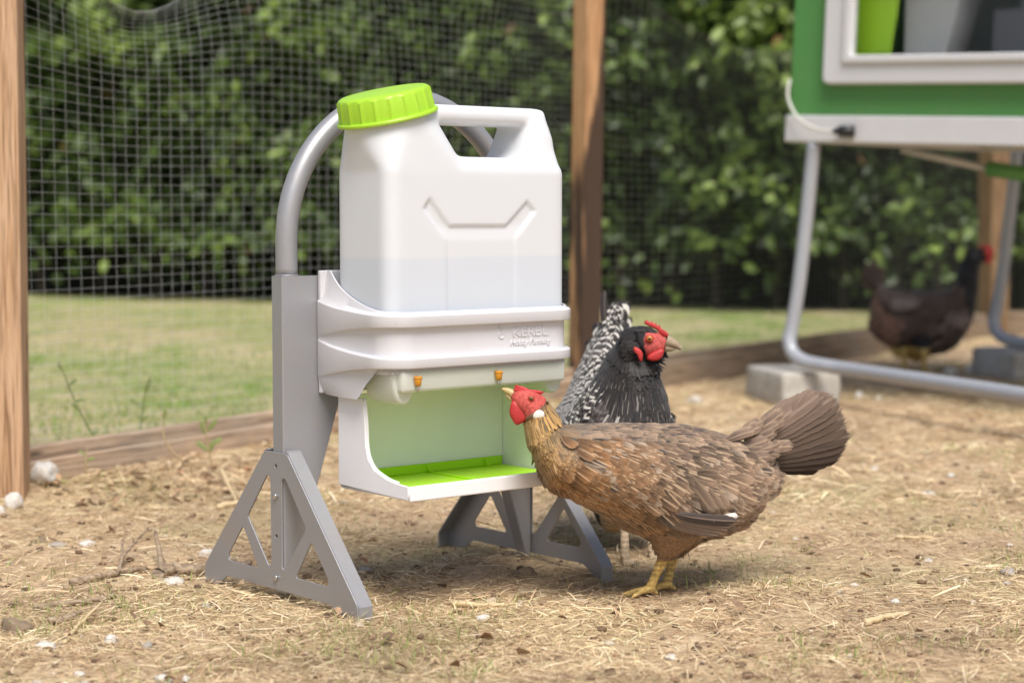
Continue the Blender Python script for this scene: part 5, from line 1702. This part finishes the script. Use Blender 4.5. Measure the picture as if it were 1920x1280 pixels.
stick('straw_stalk', [(120, 1212), (150, 1180, .004), (192, 1150, .012)], .0024, MAT_STALK, 'single long yellow straw leaning up in the left foreground', [], 'stalk')
stick('straw_stalk', [(408, 955), (440, 950), (482, 946)], .005, MAT_STALK, 'pale flat straw piece behind the near foot of the feeder', [], 'stalk')
stick('straw_stalk', [(415, 910, .02), (432, 928, .01), (446, 948)], .0034, MAT_STALK, 'slanting pale straw piece next to the kickboard', [], 'stalk')

MAT_WEED = plain('weed_stem', (.16, .2, .06), .7, .3, 60)
MAT_WEEDD = plain('dry_weed_stem', (.38, .29, .15), .7, .3, 60)
MAT_WLEAF = plain('weed_leaf', (.2, .24, .08), .6, .25, 60)


def weed(label, base, Y, pts, r, mat, leaves):
    b = Vector(at(*base, Y)); root = empty('weed', b); tag(root, label, 'weed', 'weeds along the kickboard')
    P = smooth_path([at(x, y, Y + dy) for x, y, dy in pts], 6)
    tube('stem', [tuple(Vector(p) - b) for p in P], np.linspace(1, .4, len(P)) * r, mat, root, 6)
    for (x, y, ang, L) in leaves:
        q = at(x, y, Y); d = np.array([math.cos(ang), -.2, math.sin(ang)]); d /= np.linalg.norm(d); n_ = np.array([0, -1, .35]); n_ -= d * (n_ @ d); n_ /= np.linalg.norm(n_)
        V, Fq, uv, m = feather_arrays(np.array([q]), d[None], n_[None], np.array([L]), np.array([L * .34]), np.array([.1]), np.array([.2]), tip=.05)
        me = np_mesh('leaf', V, Fq); me.transform(Matrix.Translation(-b)); add_obj('leaf', me, MAT_WLEAF, root, True)


weed('thin green weed stem leaning left over the kickboard near the post', (182, 818), 3.42, [(182, 826, 0), (160, 790, .01), (138, 745, .02), (122, 705, .03), (110, 678, .03)], .0022, MAT_WEED,
     [(150, 770, 2.3, .022), (128, 722, .6, .02), (142, 752, .3, .018), (118, 694, 2.2, .016)])
weed('upright thin grass weed beyond the kickboard between post and feeder', (262, 815), 3.6, [(262, 822, 0), (266, 780, 0), (270, 745, 0), (280, 705, 0)], .0018, MAT_WEED,
     [(268, 760, 2.6, .03), (272, 735, 1.2, .03), (264, 790, .7, .02)])
weed('dry bent brown weed stalk leaning on the kickboard', (345, 862), 3.32, [(345, 866, 0), (322, 845, 0), (308, 820, 0), (306, 790, .01), (304, 770, .01)], .0024, MAT_WEEDD, [(306, 785, 1.2, .018)])
weed('small leafy weed with a dark base at the kickboard beside the feeder', (398, 868), 3.42, [(398, 876, 0), (393, 850, 0), (388, 825, 0), (384, 795, 0)], .0026, MAT_WEEDD,
     [(390, 835, .5, .03), (390, 845, 2.4, .028), (386, 815, 1.9, .028), (388, 808, .9, .03), (392, 850, 1.2, .026), (385, 798, 1.5, .02)])
weed('dry stem standing against the kickboard near the white stone', (160, 880), 3.24, [(160, 888, 0), (161, 862, 0), (164, 835, .01)], .0022, MAT_WEEDD, [(162, 862, .3, .016), (161, 852, 2.6, .014)])
